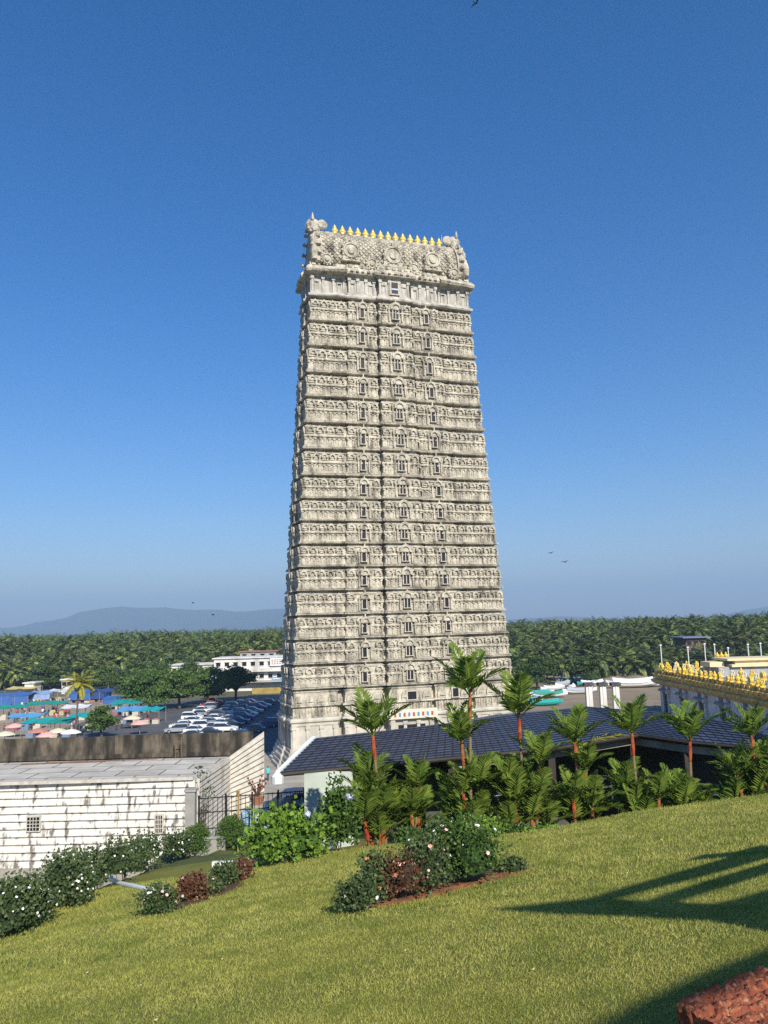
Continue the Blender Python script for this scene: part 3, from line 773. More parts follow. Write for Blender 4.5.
# ------------------------------------------------------------------ red stemmed palms along the hill
def crown(mb, p, R, L, n, rr, el0=1.45, spread=.62):
    for k in range(n):
        a = k*2.399+rr.uniform(-.3,.3); t = k/(n-1)
        frond(mb, p, a, el0-spread*t+rr.uniform(-.08,.08), L*rr.uniform(.85,1.08), (.25+.6*t)*rr.uniform(.7,1.3), 14, L*.38, L*.034, up=.28, seg=6, rr=rr, w_rib=.018)
def wax_palm(px, py_base, d, tops, low, label, yellow=False, seed=1, dead=2, wide=1.0):
    rr = random.Random(seed)
    b = at(px, py_base, d); b.z = hill_z(b.x, b.y)
    t = tag(empty('sealing_wax_palm', b), label, 'palm', 'red stemmed palms in front of the slate roof')
    fol = MB()
    def stem(base, top, r=.05, shaft=.75, cl=1.35, n=8, orange=False, el0=1.35):
        base, top = Vector(base), Vector(top); v = top-base; s0 = base+v*max(0, 1-shaft/v.length)
        if shaft < v.length:
            st = MB(); st.tube([base, base.lerp(s0, .5)+Vector((.03,0,0)), s0], [r*1.2, r, r], 7); reg(t, st.build('stem', stem_green, t))
        sh = MB(); sh.tube([s0, s0.lerp(top, .4), top, top+v.normalized()*.25], [r*1.05, r*1.45, r*1.05, r*.4], 8)
        reg(t, sh.build('crownshaft', orange_shaft if orange else red_shaft, t))
        crown(fol, top, 0, cl, n, rr, el0)
    lift_ = max(0, at(px, py_base, d).z-b.z)
    for (tx, ty, cl, orange) in tops:
        q = at(tx, ty, d)-b
        stem((rr.uniform(-.2,.2), rr.uniform(-.2,.2), 0), q, .042, .62, cl, 8, orange)
    low = max(2, round(low*.8))
    for k in range(low):
        a = 2*PI*k/low+rr.uniform(-.4,.4); rad = rr.uniform(.1,.5)*wide; h = lift_+rr.uniform(-.35,1.25)+(.5 if px < 540 else 0)
        stem((rad*.4*math.cos(a), rad*.4*math.sin(a), 0), (rad*math.cos(a), rad*math.sin(a), h), .045, .5, rr.uniform(1.0,1.4), 7, rr.random() < .5, 1.42)
    f = reg(t, fol.build('crown', [palm_green], t))
    if yellow:
        dm = MB(); q = at(px+3, 745, d)-b
        frond(dm, q, .2, .35, 1.5, .5, 16, .42, .035, up=.2, rr=rr); reg(t, dm.build('yellow_frond', palm_yellow, t))
    for k in range(dead):
        dm = MB(); frond(dm, (rr.uniform(-.2,.2), rr.uniform(-.3,0), rr.uniform(.3,1.2)), rr.uniform(-2.6,-.5), .2, .9, 1.6, 9, .3, .02, rr=rr)
        reg(t, dm.build('dead_frond', dead_leaf, t))
    return t
wax_palm(377, 850, 22.5, [(373,737,1.45,False)], 11, 'leftmost red stemmed palm, above the left end of the slate roof', seed=2, dead=3, wide=1.4)
wax_palm(417, 856, 23.0, [(417,790,1.1,True)], 4, 'slim short palm between the leftmost red stemmed palm and the tallest one', seed=3, dead=2, wide=0.7)
wax_palm(471, 848, 23.5, [(470,697,1.6,True),(462,745,1.3,True)], 12, 'tallest red stemmed palm with an orange stem standing in front of the carved tower', seed=4, dead=2, wide=1.5)
wax_palm(525, 846, 23.5, [(519,719,1.55,False),(540,765,1.2,False)], 13, 'red stemmed palm directly right of the tallest one, very full clump below', seed=5, dead=1, wide=1.6)
wax_palm(580, 838, 24.0, [(575,745,1.35,False),(586,770,1.1,True)], 7, 'red stemmed palm with one yellow frond hanging over the slate roof', yellow=True, seed=6, wide=1.0)
wax_palm(640, 830, 24.5, [(632,735,1.3,False)], 10, 'red stemmed palm standing alone before the bend of the slate roof', seed=7, dead=1, wide=1.5)
wax_palm(693, 822, 24.5, [(690,741,1.35,False)], 6, 'red stemmed palm below the near corner of the yellow temple cornice', seed=8, dead=1, wide=1.0)
wax_palm(758, 812, 24.5, [(752,738,1.25,False)], 9, 'rightmost red stemmed palm, beside the edge of the picture', seed=9, dead=1, wide=1.5)

# ------------------------------------------------------------------ shrubs
def flower_mesh(r=.05, n=5, mt=None):
    m = MB()
    for k in range(n):
        a = 2*PI*k/n; d = Vector((math.cos(a), math.sin(a), .25)); s = Vector((-math.sin(a), math.cos(a), 0))
        m.add([(0,0,0), tuple(d*r*.7+s*r*.45), tuple(d*r*1.1), tuple(d*r*.7-s*r*.45)], [(0,1,2,3)])
    m.lathe([(.01,-.02),(r*.25,0),(.01,r*.3)], n=5)
    me = bpy.data.meshes.new('flower'); me.from_pydata(m.v, [], m.f); me.materials.append(mt); me.update(); return me
FL = {k: flower_mesh(r, n, m_) for k, r, n, m_ in (('white', .030, 6, petal_white), ('pink', .032, 6, petal_pink), ('orange', .04, 5, petal_orange))}
def mophead():
    m = MB(); rr = random.Random(4); m.lathe([(.02,-.1),(.09,-.06),(.11,0),(.07,.07),(.01,.1)], n=8)
    for _ in range(70):
        d = Vector((rr.gauss(0,1), rr.gauss(0,1), rr.gauss(0,1))).normalized(); a = d.orthogonal().normalized(); b_ = d.cross(a); c = d*.12
        m.add([c-a*.03, c-b_*.03, c+a*.03+d*.01, c+b_*.03], [(0,1,2,3)])
    me = bpy.data.meshes.new('flower_head'); me.from_pydata(m.v, [], m.f); me.materials.append(petal_lilac); me.update(); return me
MOP = mophead()
def bush(name, p, r, leafm, n, size, label, cat='shrub', group=None, flowers=(), lumps=1, seed=1, stems=True, zlo=-.5, flip=True):
    rr = random.Random(seed); p = Vector(p); rx, ry, rz = r
    t = tag(empty(name, p), label, cat, group)
    m = MB()
    if lumps == 1: spots = [(0, 0, 1.0)]
    else: spots = [(rr.uniform(-.55,.55), rr.uniform(-.5,.5), rr.uniform(.5,.8)) for _ in range(lumps)]
    pos = []
    for i, (u, v, k) in enumerate(spots):
        c = (u*rx, v*ry, rz*(.55*k if lumps > 1 else .42))
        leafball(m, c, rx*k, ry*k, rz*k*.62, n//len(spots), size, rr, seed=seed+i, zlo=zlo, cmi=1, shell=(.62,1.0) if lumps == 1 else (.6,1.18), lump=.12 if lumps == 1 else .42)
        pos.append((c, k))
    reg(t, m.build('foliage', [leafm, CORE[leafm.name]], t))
    if stems:
        s = MB()
        for k in range(4): s.tube([(rr.uniform(-.1,.1), rr.uniform(-.1,.1), -.15), (rr.uniform(-.4,.4)*rx, rr.uniform(-.4,.4)*ry, rz*.5)], .015, 5)
        reg(t, s.build('stem', bark, t))
    for kind, cnt in flowers:
        if kind != 'mop': cnt = int(cnt*1.3)
        me = MOP if kind == 'mop' else FL[kind]
        for _ in range(cnt):
            c, k = rr.choice(pos); a = rr.uniform(PI*1.0, PI*2.0) if rr.random() < .75 else rr.uniform(0, PI); e = rr.uniform(-.1, 1.25)
            d = Vector((math.cos(e)*math.cos(a), math.cos(e)*math.sin(a), math.sin(e)))
            q = (c[0]+d.x*rx*k*1.04, c[1]+d.y*ry*k*1.04, c[2]+d.z*rz*k*.66)
            o = link('flower', me, t, q); o.rotation_euler = d.to_track_quat('Z','Y').to_euler(); o.scale = (rr.uniform(.6,1.0),)*3
            reg(t, o)
    return t
def L_(px, py): return on_lawn(px, py)
def size_at(p, px): return px*p.y/FPX
# hedge of white flowering shrubs at the lower left edge
HB = [(-8,935,40,46,'white flowering shrub at the lower left corner of the lawn, cut by the picture edge'),
      (24,924,34,44,'second white flowering shrub from the lower left corner, dark and rounded'),
      (60,907,34,46,'tall white flowering shrub in the middle of the hedge beside the striped hall'),
      (93,890,32,40,'white flowering shrub right of the tallest one, where the white hose comes out'),
      (125,876,26,30,'low thin flowering shrub just above the white hose, before the striped wall'),
      (150,866,22,27,'loose flowering shrub below the narrow window of the striped hall'),
      (174,858,18,22,'last small flowering shrub of the hedge, beside the clipped round bushes')]
for i, (x, y, wpx, hpx, lab) in enumerate(HB):
    p = L_(x, y); w = size_at(p, wpx)*.95; h = size_at(p, hpx)*1.15
    bush('flowering_shrub', p, (w, w*.9, h), dark_leaf, 2600 if i < 4 else 1500, .075, lab, group='white flowering hedge beside the striped hall',
         flowers=[('white', 30 if i < 4 else 14)], lumps=5, seed=20+i)
# low row on the lawn by the hose
for i, (x, y, wpx, hpx, mt, lab, fl) in enumerate([
      (163,912,21,24,dark_leaf,'small shrub with pale pink flowers where the white hose ends',[('white',5),('pink',9)]),
      (188,901,18,26,bronze_leaf,'bronze leaved small shrub beside the pink flowered one near the hose',[('white',2),('pink',3)]),
      (206,894,16,21,dark_leaf,'dark small shrub in the middle of the short flower row',[('pink',4)]),
      (226,886,16,22,dark_leaf,'green small shrub second from the top of the short flower row',[('white',3),('pink',2)]),
      (243,880,13,18,bronze_leaf,'reddish small shrub at the upper end of the short flower row',[('pink',2)])]):
    p = L_(x, y); w = size_at(p, wpx)*.95; h = size_at(p, hpx)*1.1
    bush('flower_shrub', p, (w, w*.8, h), mt, 1300, .06, lab, group='short row of flower shrubs by the hose', flowers=fl, lumps=4, seed=40+i)
# central bed
for i, (x, y, wpx, hpx, mt, lab, fl, n) in enumerate([
      (355,914,22,34,dark_leaf,'small dark shrub at the lower left end of the central flower bed',[('white',2)],1500),
      (376,905,20,46,dark_leaf,'narrow upright shrub second from the left in the central flower bed',[('white',4),('orange',2)],1600),
      (397,901,24,42,bronze_leaf,'shrub with orange and pink blossoms in the central flower bed',[('orange',6),('pink',8)],1800),
      (428,894,30,50,dark_leaf,'shrub with pink and white roses touching the biggest rose shrub',[('pink',9),('white',9),('orange',3)],2600),
      (458,885,36,56,green_leaf,'biggest rounded rose shrub of the central flower bed, dotted white and pink',[('white',20),('pink',8)],4200),
      (515,874,17,13,dark_leaf,'tiny dark low plant on bare orange soil beside the rose shrubs',[],600)]):
    p = L_(x, y); w = size_at(p, wpx)*1.0; h = size_at(p, hpx)*1.15
    bush('rose_shrub', p, (w, w*.85, h), mt, n, .05, lab, group='rose shrubs of the central flower bed', flowers=fl, lumps=5, seed=60+i)
soil = mat('orange_soil', (.34,.14,.06), (.20,.09,.045), .95, 5, .8, 14)
def bed(name, pts, lab):
    P0 = [L_(x, y) for x, y in pts]; m = MB(); c = sum(P0, Vector())/len(P0); P = []
    for i in range(len(P0)):
        for k in range(8):
            q = P0[i].lerp(P0[(i+1) % len(P0)], k/8); q = q+(q-c).normalized()*(.16*noise.noise(q*3.1)+.10*noise.noise(q*9)-.10); q.z = lawn_z(q.x, q.y); P.append(q)
    pp = [p for p in P]; n = len(pp)
    top = [Vector((p.x, p.y, p.z+.012)) for p in pp]; inn = [p.lerp(c, .3)+Vector((0,0,.04)) for p in pp]
    m.rings([[p-Vector((0,0,.08)) for p in pp], top, inn]); 
    tag(m.build(name, soil), kind='structure')
dsoil = mat('dark_soil', (.07,.04,.025), (.12,.06,.035), .95, 5, .8, 14)
bed('flower_bed', [(350,912),(378,909),(425,901),(468,890),(505,881),(535,871),(530,865),(500,866),(460,873),(410,888),(360,902)], '')
soil = dsoil
bed('flower_bed', [(150,912),(175,910),(210,898),(246,884),(248,880),(225,883),(180,896),(155,904)], '')
# clipped round bushes, on the terrace
for px, pyb, wpx, hpx, lab in ((197,858,15,26,'clipped round bush beside the grey concrete post, left of its twin'), (231,852,15.5,27,'clipped round bush right of its twin, before the wire fence')):
    p = on_hill(px, pyb-3); w = size_at(p, wpx); h = size_at(p, hpx)
    bush('round_bush', p, (w, w, h*1.05), clip_leaf, 5200, .045, lab, group='clipped round bushes', seed=80+int(px), lumps=1, stems=False)
# big lime green hydrangea and its dark neighbour
def terr(px, py, d):
    p = at(px, py, d); p.z = max(hill_z(p.x, p.y), p.z-.5); return p
p = terr(290, 862, 20.5)
bush('hydrangea', p, (.98, .8, 1.4), lime_leaf, 3400, .125, 'bright lime green hydrangea with pale lilac flower heads below the slate roof', flowers=[('mop', 6)], lumps=6, seed=91)
p = terr(338, 858, 21.2)
bush('camellia', p, (.62, .6, 1.75), green_leaf, 3200, .10, 'darker green bush between the lime hydrangea and the leftmost palm clump', flowers=[('mop', 1)], lumps=5, seed=92)
for i, (x, y, w, h, mt, lab) in enumerate([(447,846,.55,.75,green_leaf,'bright low shrub under the tallest palm, left end of the ground hedge'),
      (478,842,.75,.95,lime_leaf,'lime green low shrub in the middle of the ground hedge below the tallest palm'),
      (512,838,.65,.75,green_leaf,'green low shrub right of the lime one in the ground hedge'),
      (540,833,.5,.55,lime_leaf,'small lime shrub at the right end of the low hedge under the palms'),
      (408,852,.3,.45,green_leaf,'small green shrub at the foot of the slim short palm')]):
    p = at(x, y, 20.5); p.z = max(hill_z(p.x, p.y), p.z-.3)
    bush('low_shrub', p, (w, w*.8, h), mt, 2200, .07, lab, group='low hedge under the palms', lumps=5, seed=100+i)
for i, (x, y, w, h) in enumerate([(600,826,.45,.5),(660,816,.5,.55),(722,806,.5,.6)]):
    p = at(x, y, 22.5); p.z = max(hill_z(p.x, p.y), p.z-.45)
    bush('fern_clump', p, (w, w, h), green_leaf, 900, .09, ['low green plant right of the palm with the yellow frond', 'low green plant between the palm at the roof bend and the next one', 'low green plant left of the rightmost palm'][i], lumps=3, seed=110+i)
# hose and small things
m = MB(); pts = []
hp = [(110,880),(120,885),(133,889),(146,892),(158,893),(170,892)]
for x, y in hp: q = L_(x, y); pts.append(q+Vector((0,0,.045)))
pts2 = []
for i in range(len(pts)-1):
    for k in range(4): pts2.append(pts[i].lerp(pts[i+1], k/4))
m.tube(pts2+[pts[-1]], .06, 10)
tag(m.build('garden_hose', white_m, smooth=True), 'thick white hose curving across the lawn between the two flower rows', 'hose')
m = MB(); q = L_(4, 938); m.add([(-.06,0,0),(0,-.03,.06),(.05,0,.16),(0,.03,.07)], [(0,1,2,3)]); m.add([(-.06,0,0),(0,-.03,.05),(.05,0,.15),(0,.03,.06)], [(3,2,1,0)])
tag(m.build('dry_leaf', dead_leaf, loc=q), 'single brown dry leaf on the grass at the lower left edge', 'leaf')

# ------------------------------------------------------------------ fence corner at the left of the gallery
TZ0 = EYE-7.7
conc = mat('grey_concrete', (.38,.37,.33), (.28,.27,.24), .9, 2, .3)
iron = mat('dark_iron', (.045,.045,.045), None, .5, metal=.6)
def T_(px, d): p = at(px, 800, d); p.z = TZ0; return p
p = T_(191, 28.6); m = MB(); m.obox((0,0,-.1), .34, .3, 2.15); m.obox((0,0,2.05), .42, .38, .08)
tag(m.build('concrete_post', conc, loc=p), 'grey concrete gate post at the left end of the wire fence', 'post')
f0, f1 = T_(199, 28.8), T_(304, 29.6)
fe = tag(empty('wire_fence', f0), 'dark iron grid fence between the concrete post and the pale green wall', 'fence')
v = f1-f0; m = MB()
n = int(v.length/.16)
for k in range(n+1):
    s = v*(k/n); m.tube([(s.x, s.y, .1), (s.x, s.y, 1.78)], .011, 4)
reg(fe, m.build('bars', iron, fe)); m = MB()
for z in (.12, .7, 1.25, 1.74): m.tube([(0,0,z), (v.x, v.y, z)], .02, 4)
reg(fe, m.build('rail', iron, fe))
for k in range(5):
    s = v*(k/4); m = MB(); m.tube([(0,0,0),(0,0,1.85)], .035, 6); reg(fe, m.build('post', iron, fe, (s.x, s.y, 0)))
p = T_(207, 28.2); m = MB(); m.box(-.65,.65,-.12,.12,-.1,.55); m.box(-.68,.68,-.15,.15,.55,.62)
tag(m.build('low_wall', conc, loc=p), 'short grey block wall at the foot of the fence behind the round bushes', 'wall')
p = T_(238, 28.4); m = MB(); m.tube([(0,0,-.1),(.02,0,2.0)], .035, 8); m.lathe([(.05,1.9),(.06,2.05),(.02,2.1)], n=8)
tag(m.build('rusty_pole', mat('yellow_rust', (.42,.27,.10), (.25,.14,.07), .8, 8), loc=p), 'thin rusty yellow pole standing in front of the wire fence', 'pole')
drum_m = mat('pale_blue_plastic', (.38,.55,.72), (.30,.46,.62), .4, 3, spec=.5)
m = MB(); m.lathe([(.27,0),(.29,.05),(.27,.3),(.3,.33),(.27,.36),(.27,.62),(.3,.65),(.27,.68),(.28,.95),(.24,1.0),(.06,1.0)], n=18)
tag(m.build('blue_drum', drum_m, loc=T_(248, 30.0), smooth=False), 'pale blue plastic drum behind the wire fence', 'drum')
m = MB(); m.lathe([(.25,0),(.27,.05),(.27,.85),(.22,.95),(.08,1.0)], n=18)
tag(m.build('white_drum', white_m, loc=T_(262, 30.2)), 'white plastic drum right of the blue one behind the fence', 'drum')
pp = T_(257, 30.9); t = tag(empty('potted_shrub', pp), 'reddish leafless twiggy plant in a clay pot behind the drums', 'plant')
m = MB(); m.obox((0,0,0), .5, .5, 1.05); reg(t, m.build('pedestal', conc, t))
m = MB(); m.lathe([(.2,1.05),(.28,1.3),(.3,1.32),(.24,1.33)], n=14); reg(t, m.build('pot', mat('clay', (.38,.17,.09), None, .8), t))
m = MB(); rr = random.Random(8)
for k in range(16):
    a = rr.uniform(0, 2*PI); r_ = rr.uniform(.15,.45); h = rr.uniform(.3,.75)
    m.tube([(0,0,1.3), (r_*.5*math.cos(a), r_*.5*math.sin(a), 1.3+h*.6), (r_*math.cos(a), r_*math.sin(a), 1.3+h)], [.025,.018,.008], 4)
    m.add([(r_*math.cos(a)-.05, r_*math.sin(a), 1.3+h), (r_*math.cos(a), r_*math.sin(a), 1.25+h), (r_*math.cos(a)+.05, r_*math.sin(a), 1.3+h), (r_*math.cos(a), r_*math.sin(a), 1.38+h)], [(0,1,2,3)])
reg(t, m.build('twigs', mat('red_twig', (.22,.08,.05), (.12,.06,.04), .8, 6), t))
# creeper on the post
t = tag(empty('creeper', T_(203, 29.4)), 'dry creeper climbing above the concrete post against the striped end wall', 'plant')
m = MB(); rr = random.Random(9)
for k in range(12):
    h = rr.uniform(1.2,2.6); m.tube([(rr.uniform(-.1,.1),0,0),(rr.uniform(-.2,.2),.05,h*.5),(rr.uniform(-.35,.35),0,h)], [.02,.012,.006], 4)
reg(t, m.build('stem', bark, t)); m = MB()
for c, r_ in (((0,0,2.3),.35),((.2,0,1.8),.3),((-.15,0,2.6),.25),((.05,0,1.2),.25)): leafball(m, c, r_*.8, r_*.4, r_*.8, 45, .08, rr, core=False)
reg(t, m.build('leaves', dark_leaf, t))
m = MB(); q = at(236, 848, 21.0); q.z = max(hill_z(q.x, q.y), q.z-.05); m.box(-.9,.7,-.06,.06,-.1,.03)
tag(m.build('white_kerb', white_m, loc=(q.x, q.y+1.3, hill_z(q.x, q.y+1.3)+.05)), 'low whitewashed kerb behind the clipped round bushes', 'kerb')

# ------------------------------------------------------------------ vehicles
paints = {k: mat('car_'+k, c, None, .35, metal=me_, spec=.6) for k, c, me_ in (('white',(.78,.79,.8),0),('silver',(.50,.52,.54),.5),('grey',(.16,.17,.18),.3),
          ('black',(.02,.02,.022),0),('blue',(.04,.10,.28),.2),('red',(.45,.04,.03),.1),('navy',(.02,.03,.07),.2))}  # blue puts the tower's shade into the paint of white cars
glass_m = mat('car_glass', (.02,.03,.04), None, .08, spec=.8)
tyre_m = mat('tyre', (.02,.02,.02), None, .8); rim_m = mat('rim', (.5,.5,.52), None, .35, metal=.7)
lamp_m = mat('lamp_glass', (.75,.75,.72), None, .2); tail_m = mat('tail_lamp', (.4,.02,.02), None, .3)
def prof_body(mb, prof, w0, w1, mi=0):
    # side outline (x, z, half width factor) extruded across
    mb.rings([[(x, s*(w0 if z < .9 else w1), z) for x, z in prof] for s in (-1, 1)], mi)
def car_meshes(suv):
    L_2 = 2.15
    zr = 1.68 if suv else 1.45
    m = MB(); bl = .95 if suv else .86
    body = [(-L_2,.35),(-L_2,.75),(-L_2+.08,bl),(-L_2+.5,bl+.04),(.95,bl+.05),(1.9,bl-.12),(L_2,.65),(L_2,.32)]
    m.rings([[(x, s*y_, z) for x, z in body] for s, y_ in ((-1,.80),(-1,.86),(1,.86),(1,.80))])
    gh = [(-L_2+(.06 if suv else .45), bl), (-L_2+(.3 if suv else 1.0), zr-.04), (-L_2+(.7 if suv else 1.4), zr), (.15, zr-.01), (.98, bl)]
    b2 = [[(x*.985, s*(.80 if z < bl+.1 else .64), z) for x, z in gh] for s in (-1, 1)]
    m.rings(b2)
    g = MB()
    def shr(k, wz): return [(x*k+(-.3*(1-k)), bl+.06+(z-bl)*.76) for x, z in gh]
    g.rings([[(x, s*(.815 if z < bl+.1 else .70), z) for x, z in shr(.97, 1)] for s in (-1, 1)])
    gx = [(-L_2+(.02 if suv else .40), bl+.08), (-L_2+(.22 if suv else .90), zr-.12), (.22+.08, zr-.12), (1.0, bl+.07)]
    g.rings([[(x, s*(.70 if z < bl+.1 else .58), z) for x, z in gx] for s in (-1, 1)])
    wh = MB(); wh.rings([[(r_*math.cos(2*PI*k/14), y_, r_*math.sin(2*PI*k/14)) for k in range(14)] for r_, y_ in ((.3,-.11),(.33,-.08),(.33,.08),(.3,.11))], 0)
    for s in (-1, 1): wh.rings([[(r_*math.cos(2*PI*k/14), s*y_, r_*math.sin(2*PI*k/14)) for k in range(14)] for r_, y_ in ((.2,.108),(.18,.12),(.05,.115))], 1)
    return m, g, wh
def mesh_of(mb, name, mats):
    o = mb.build(name, mats); me = o.data; bpy.data.objects.remove(o); return me
CAR = {}
for suv in (0, 1):
    b_, g, w_ = car_meshes(suv); CAR[suv] = (b_, mesh_of(g, 'window', glass_m), mesh_of(w_, 'wheel', [tyre_m, rim_m]))
BODY = {}
def make_car(colour, suv, loc, rot, label, group):
    b_, g, w_ = CAR[suv]
    if (colour, suv) not in BODY: BODY[(colour, suv)] = mesh_of(b_, 'body', paints[colour])
    t = tag(empty('parked_car', loc, rot), label, 'car', group)
    link('body', BODY[(colour, suv)], t); link('window', g, t)
    for x in (-1.32, 1.32):
        for y_ in (-.76, .76): link('wheel', w_, t, (x, y_, .33))
    for s in (-1, 1):
        link('headlight', HL, t, (2.13, s*.62, .68)); link('tail_light', TLm, t, (-2.14, s*.66, .75))
    return t
hm = MB(); hm.obox((0,0,-.07), .08, .3, .14); HL = mesh_of(hm, 'headlight', lamp_m)
hm = MB(); hm.obox((0,0,-.1), .06, .2, .2); TLm = mesh_of(hm, 'tail_light', tail_m)
ordn = ['first','second','third','fourth','fifth','sixth','seventh','eighth','ninth','tenth','eleventh','twelfth','thirteenth','fourteenth','fifteenth','sixteenth']
rows = [  # start px, end px on the ground, colours (blue: white cars with tower shade painted in), row name
    ((176,733),(214,704),['white','white','white','white','silver','white','silver','white','red','white','white','grey'],'the leftmost row under the trees'),
    ((190,738),(238,706),['white','white','white','silver','white','silver','white','silver','silver','white','white','silver','silver'],'the second row from the trees'),
    ((212,736),(252,705),['black','silver','white','black','blue','white','grey','blue','silver','blue','white','blue'],'the shade-tinted third row, beside the driving lane'),
    ((224,732),(266,705),['white','black','blue','blue','white','silver','blue','silver','white','blue','white','white'],'the shade-tinted fourth row, along the open lane'),
    ((241,738),(279,722),['blue','grey','blue','silver','blue','black'],'the shade-tinted row nearest the tower')]
for ri, (a, b_, cols, rn) in enumerate(rows):
    cols = cols[:int(len(cols)*.8)]; cols = [c if (k*5+ri*3) % 7 else ['silver','grey','red','silver','black'][(k+ri) % 5] for k, c in enumerate(cols)]
    a3, b3 = on(*a, .03), on(*b_, .03); n = len(cols)
    ang = math.atan2((b3-a3).y, (b3-a3).x)
    for i, c in enumerate(cols):
        q = a3.lerp(b3, i/(n-1)); rr = random.Random(ri*50+i)
        make_car(c, (i*7+ri) % 3 == 0, (q.x+rr.uniform(-.3,.3), q.y+rr.uniform(-.3,.3), .034), ang-PI/2+rr.uniform(-.06,.06)+(PI if rr.random() < .3 else 0),
                 f'{c} car parked {ordn[i]} from the near end of {rn}', 'cars in the car park left of the tower')
q = T_(290, 36.0); q.x += .9; q.z = hill_z(q.x, q.y)
t = make_car('navy', 0, (q.x, q.y, q.z), .1, 'dark navy car parked behind the iron fence beside the pale green wall', None)

# ------------------------------------------------------------------ people
def person_mesh(shirt, trousers, seed):
    rr = random.Random(seed); me = bpy.data.meshes.new('person'); a = rr.uniform(.05,.2)
    P = [(0,0,.95),(0,0,1.15),(0,.0,1.38),(0,0,1.47),(0,.01,1.54),(0,.02,1.64),(0,.01,1.72),
         (-.10,0,.88),(-.11,a,.5),(-.11,a*.6,.08),(-.11,a*.6+.14,.04),(.10,0,.88),(.11,-a*.3,.5),(.11,-a,.08),(.11,-a+.14,.04),
         (-.19,0,1.40),(-.25,-.03,1.14),(-.24,.08,.90),(-.235,.12,.82),(.19,0,1.40),(.25,-.03,1.14),(.24,.06,.90),(.235,.1,.82)]
    R = [.15,.13,.16,.06,.055,.10,.07,.09,.065,.045,.04,.09,.065,.045,.04,.065,.048,.036,.035,.065,.048,.036,.035]
    Ed = [(0,1),(1,2),(2,3),(3,4),(4,5),(5,6),(0,7),(7,8),(8,9),(9,10),(0,11),(11,12),(12,13),(13,14),(2,15),(15,16),(16,17),(17,18),(2,19),(19,20),(20,21),(21,22)]
    me.from_pydata(P, Ed, []); o = bpy.data.objects.new('person', me); COL.objects.link(o)
    md = o.modifiers.new('s', 'SKIN'); 
    for i, v in enumerate(me.skin_vertices[0].data): v.radius = (R[i], R[i]*.8); v.use_root = (i == 0)
    sd = o.modifiers.new('u', 'SUBSURF'); sd.levels = sd.render_levels = 1
    dg = bpy.context.evaluated_depsgraph_get(); ev = o.evaluated_get(dg); out = bpy.data.meshes.new_from_object(ev); bpy.data.objects.remove(o)
    out.materials.clear()
    for m_ in (mat(f'shirt_{seed}', shirt, None, .8), mat(f'trousers_{seed}', trousers, None, .8), skin_m, hair_m): out.materials.append(m_)
    for f in out.polygons:
        c = f.center
        if c.z > 1.62 or (c.z > 1.56 and c.y < 0): f.material_index = 3
        elif c.z > 1.46: f.material_index = 2
        elif abs(c.x) > .19 and c.z < 1.12: f.material_index = 2
        elif c.z < .12: f.material_index = 3
        elif c.z < .93: f.material_index = 1
        else: f.material_index = 0
    return out
skin_m = mat('skin', (.30,.17,.11), None, .6); hair_m = mat('hair', (.015,.012,.01), None, .6)
PC = [('white',(.75,.75,.72),(.05,.06,.10)),('red',(.50,.06,.05),(.04,.04,.05)),('blue',(.08,.16,.42),(.10,.09,.08)),('black',(.03,.03,.035),(.10,.12,.18)),
      ('yellow',(.70,.50,.10),(.05,.05,.06)),('pink',(.68,.30,.36),(.30,.10,.12)),('turquoise',(.08,.62,.62),(.06,.06,.08))]
PM = [person_mesh(s, t_, i+300) for i, (n, s, t_) in enumerate(PC)]
def person(i, loc, rot, label, group=None):
    o = link('person', PM[i], None, loc, rot); tag(o, label, 'person', group); return o
q = on(268, 781, 0); person(6, q, 2.8, 'person in a bright turquoise shirt standing between the striped hall and the tower')

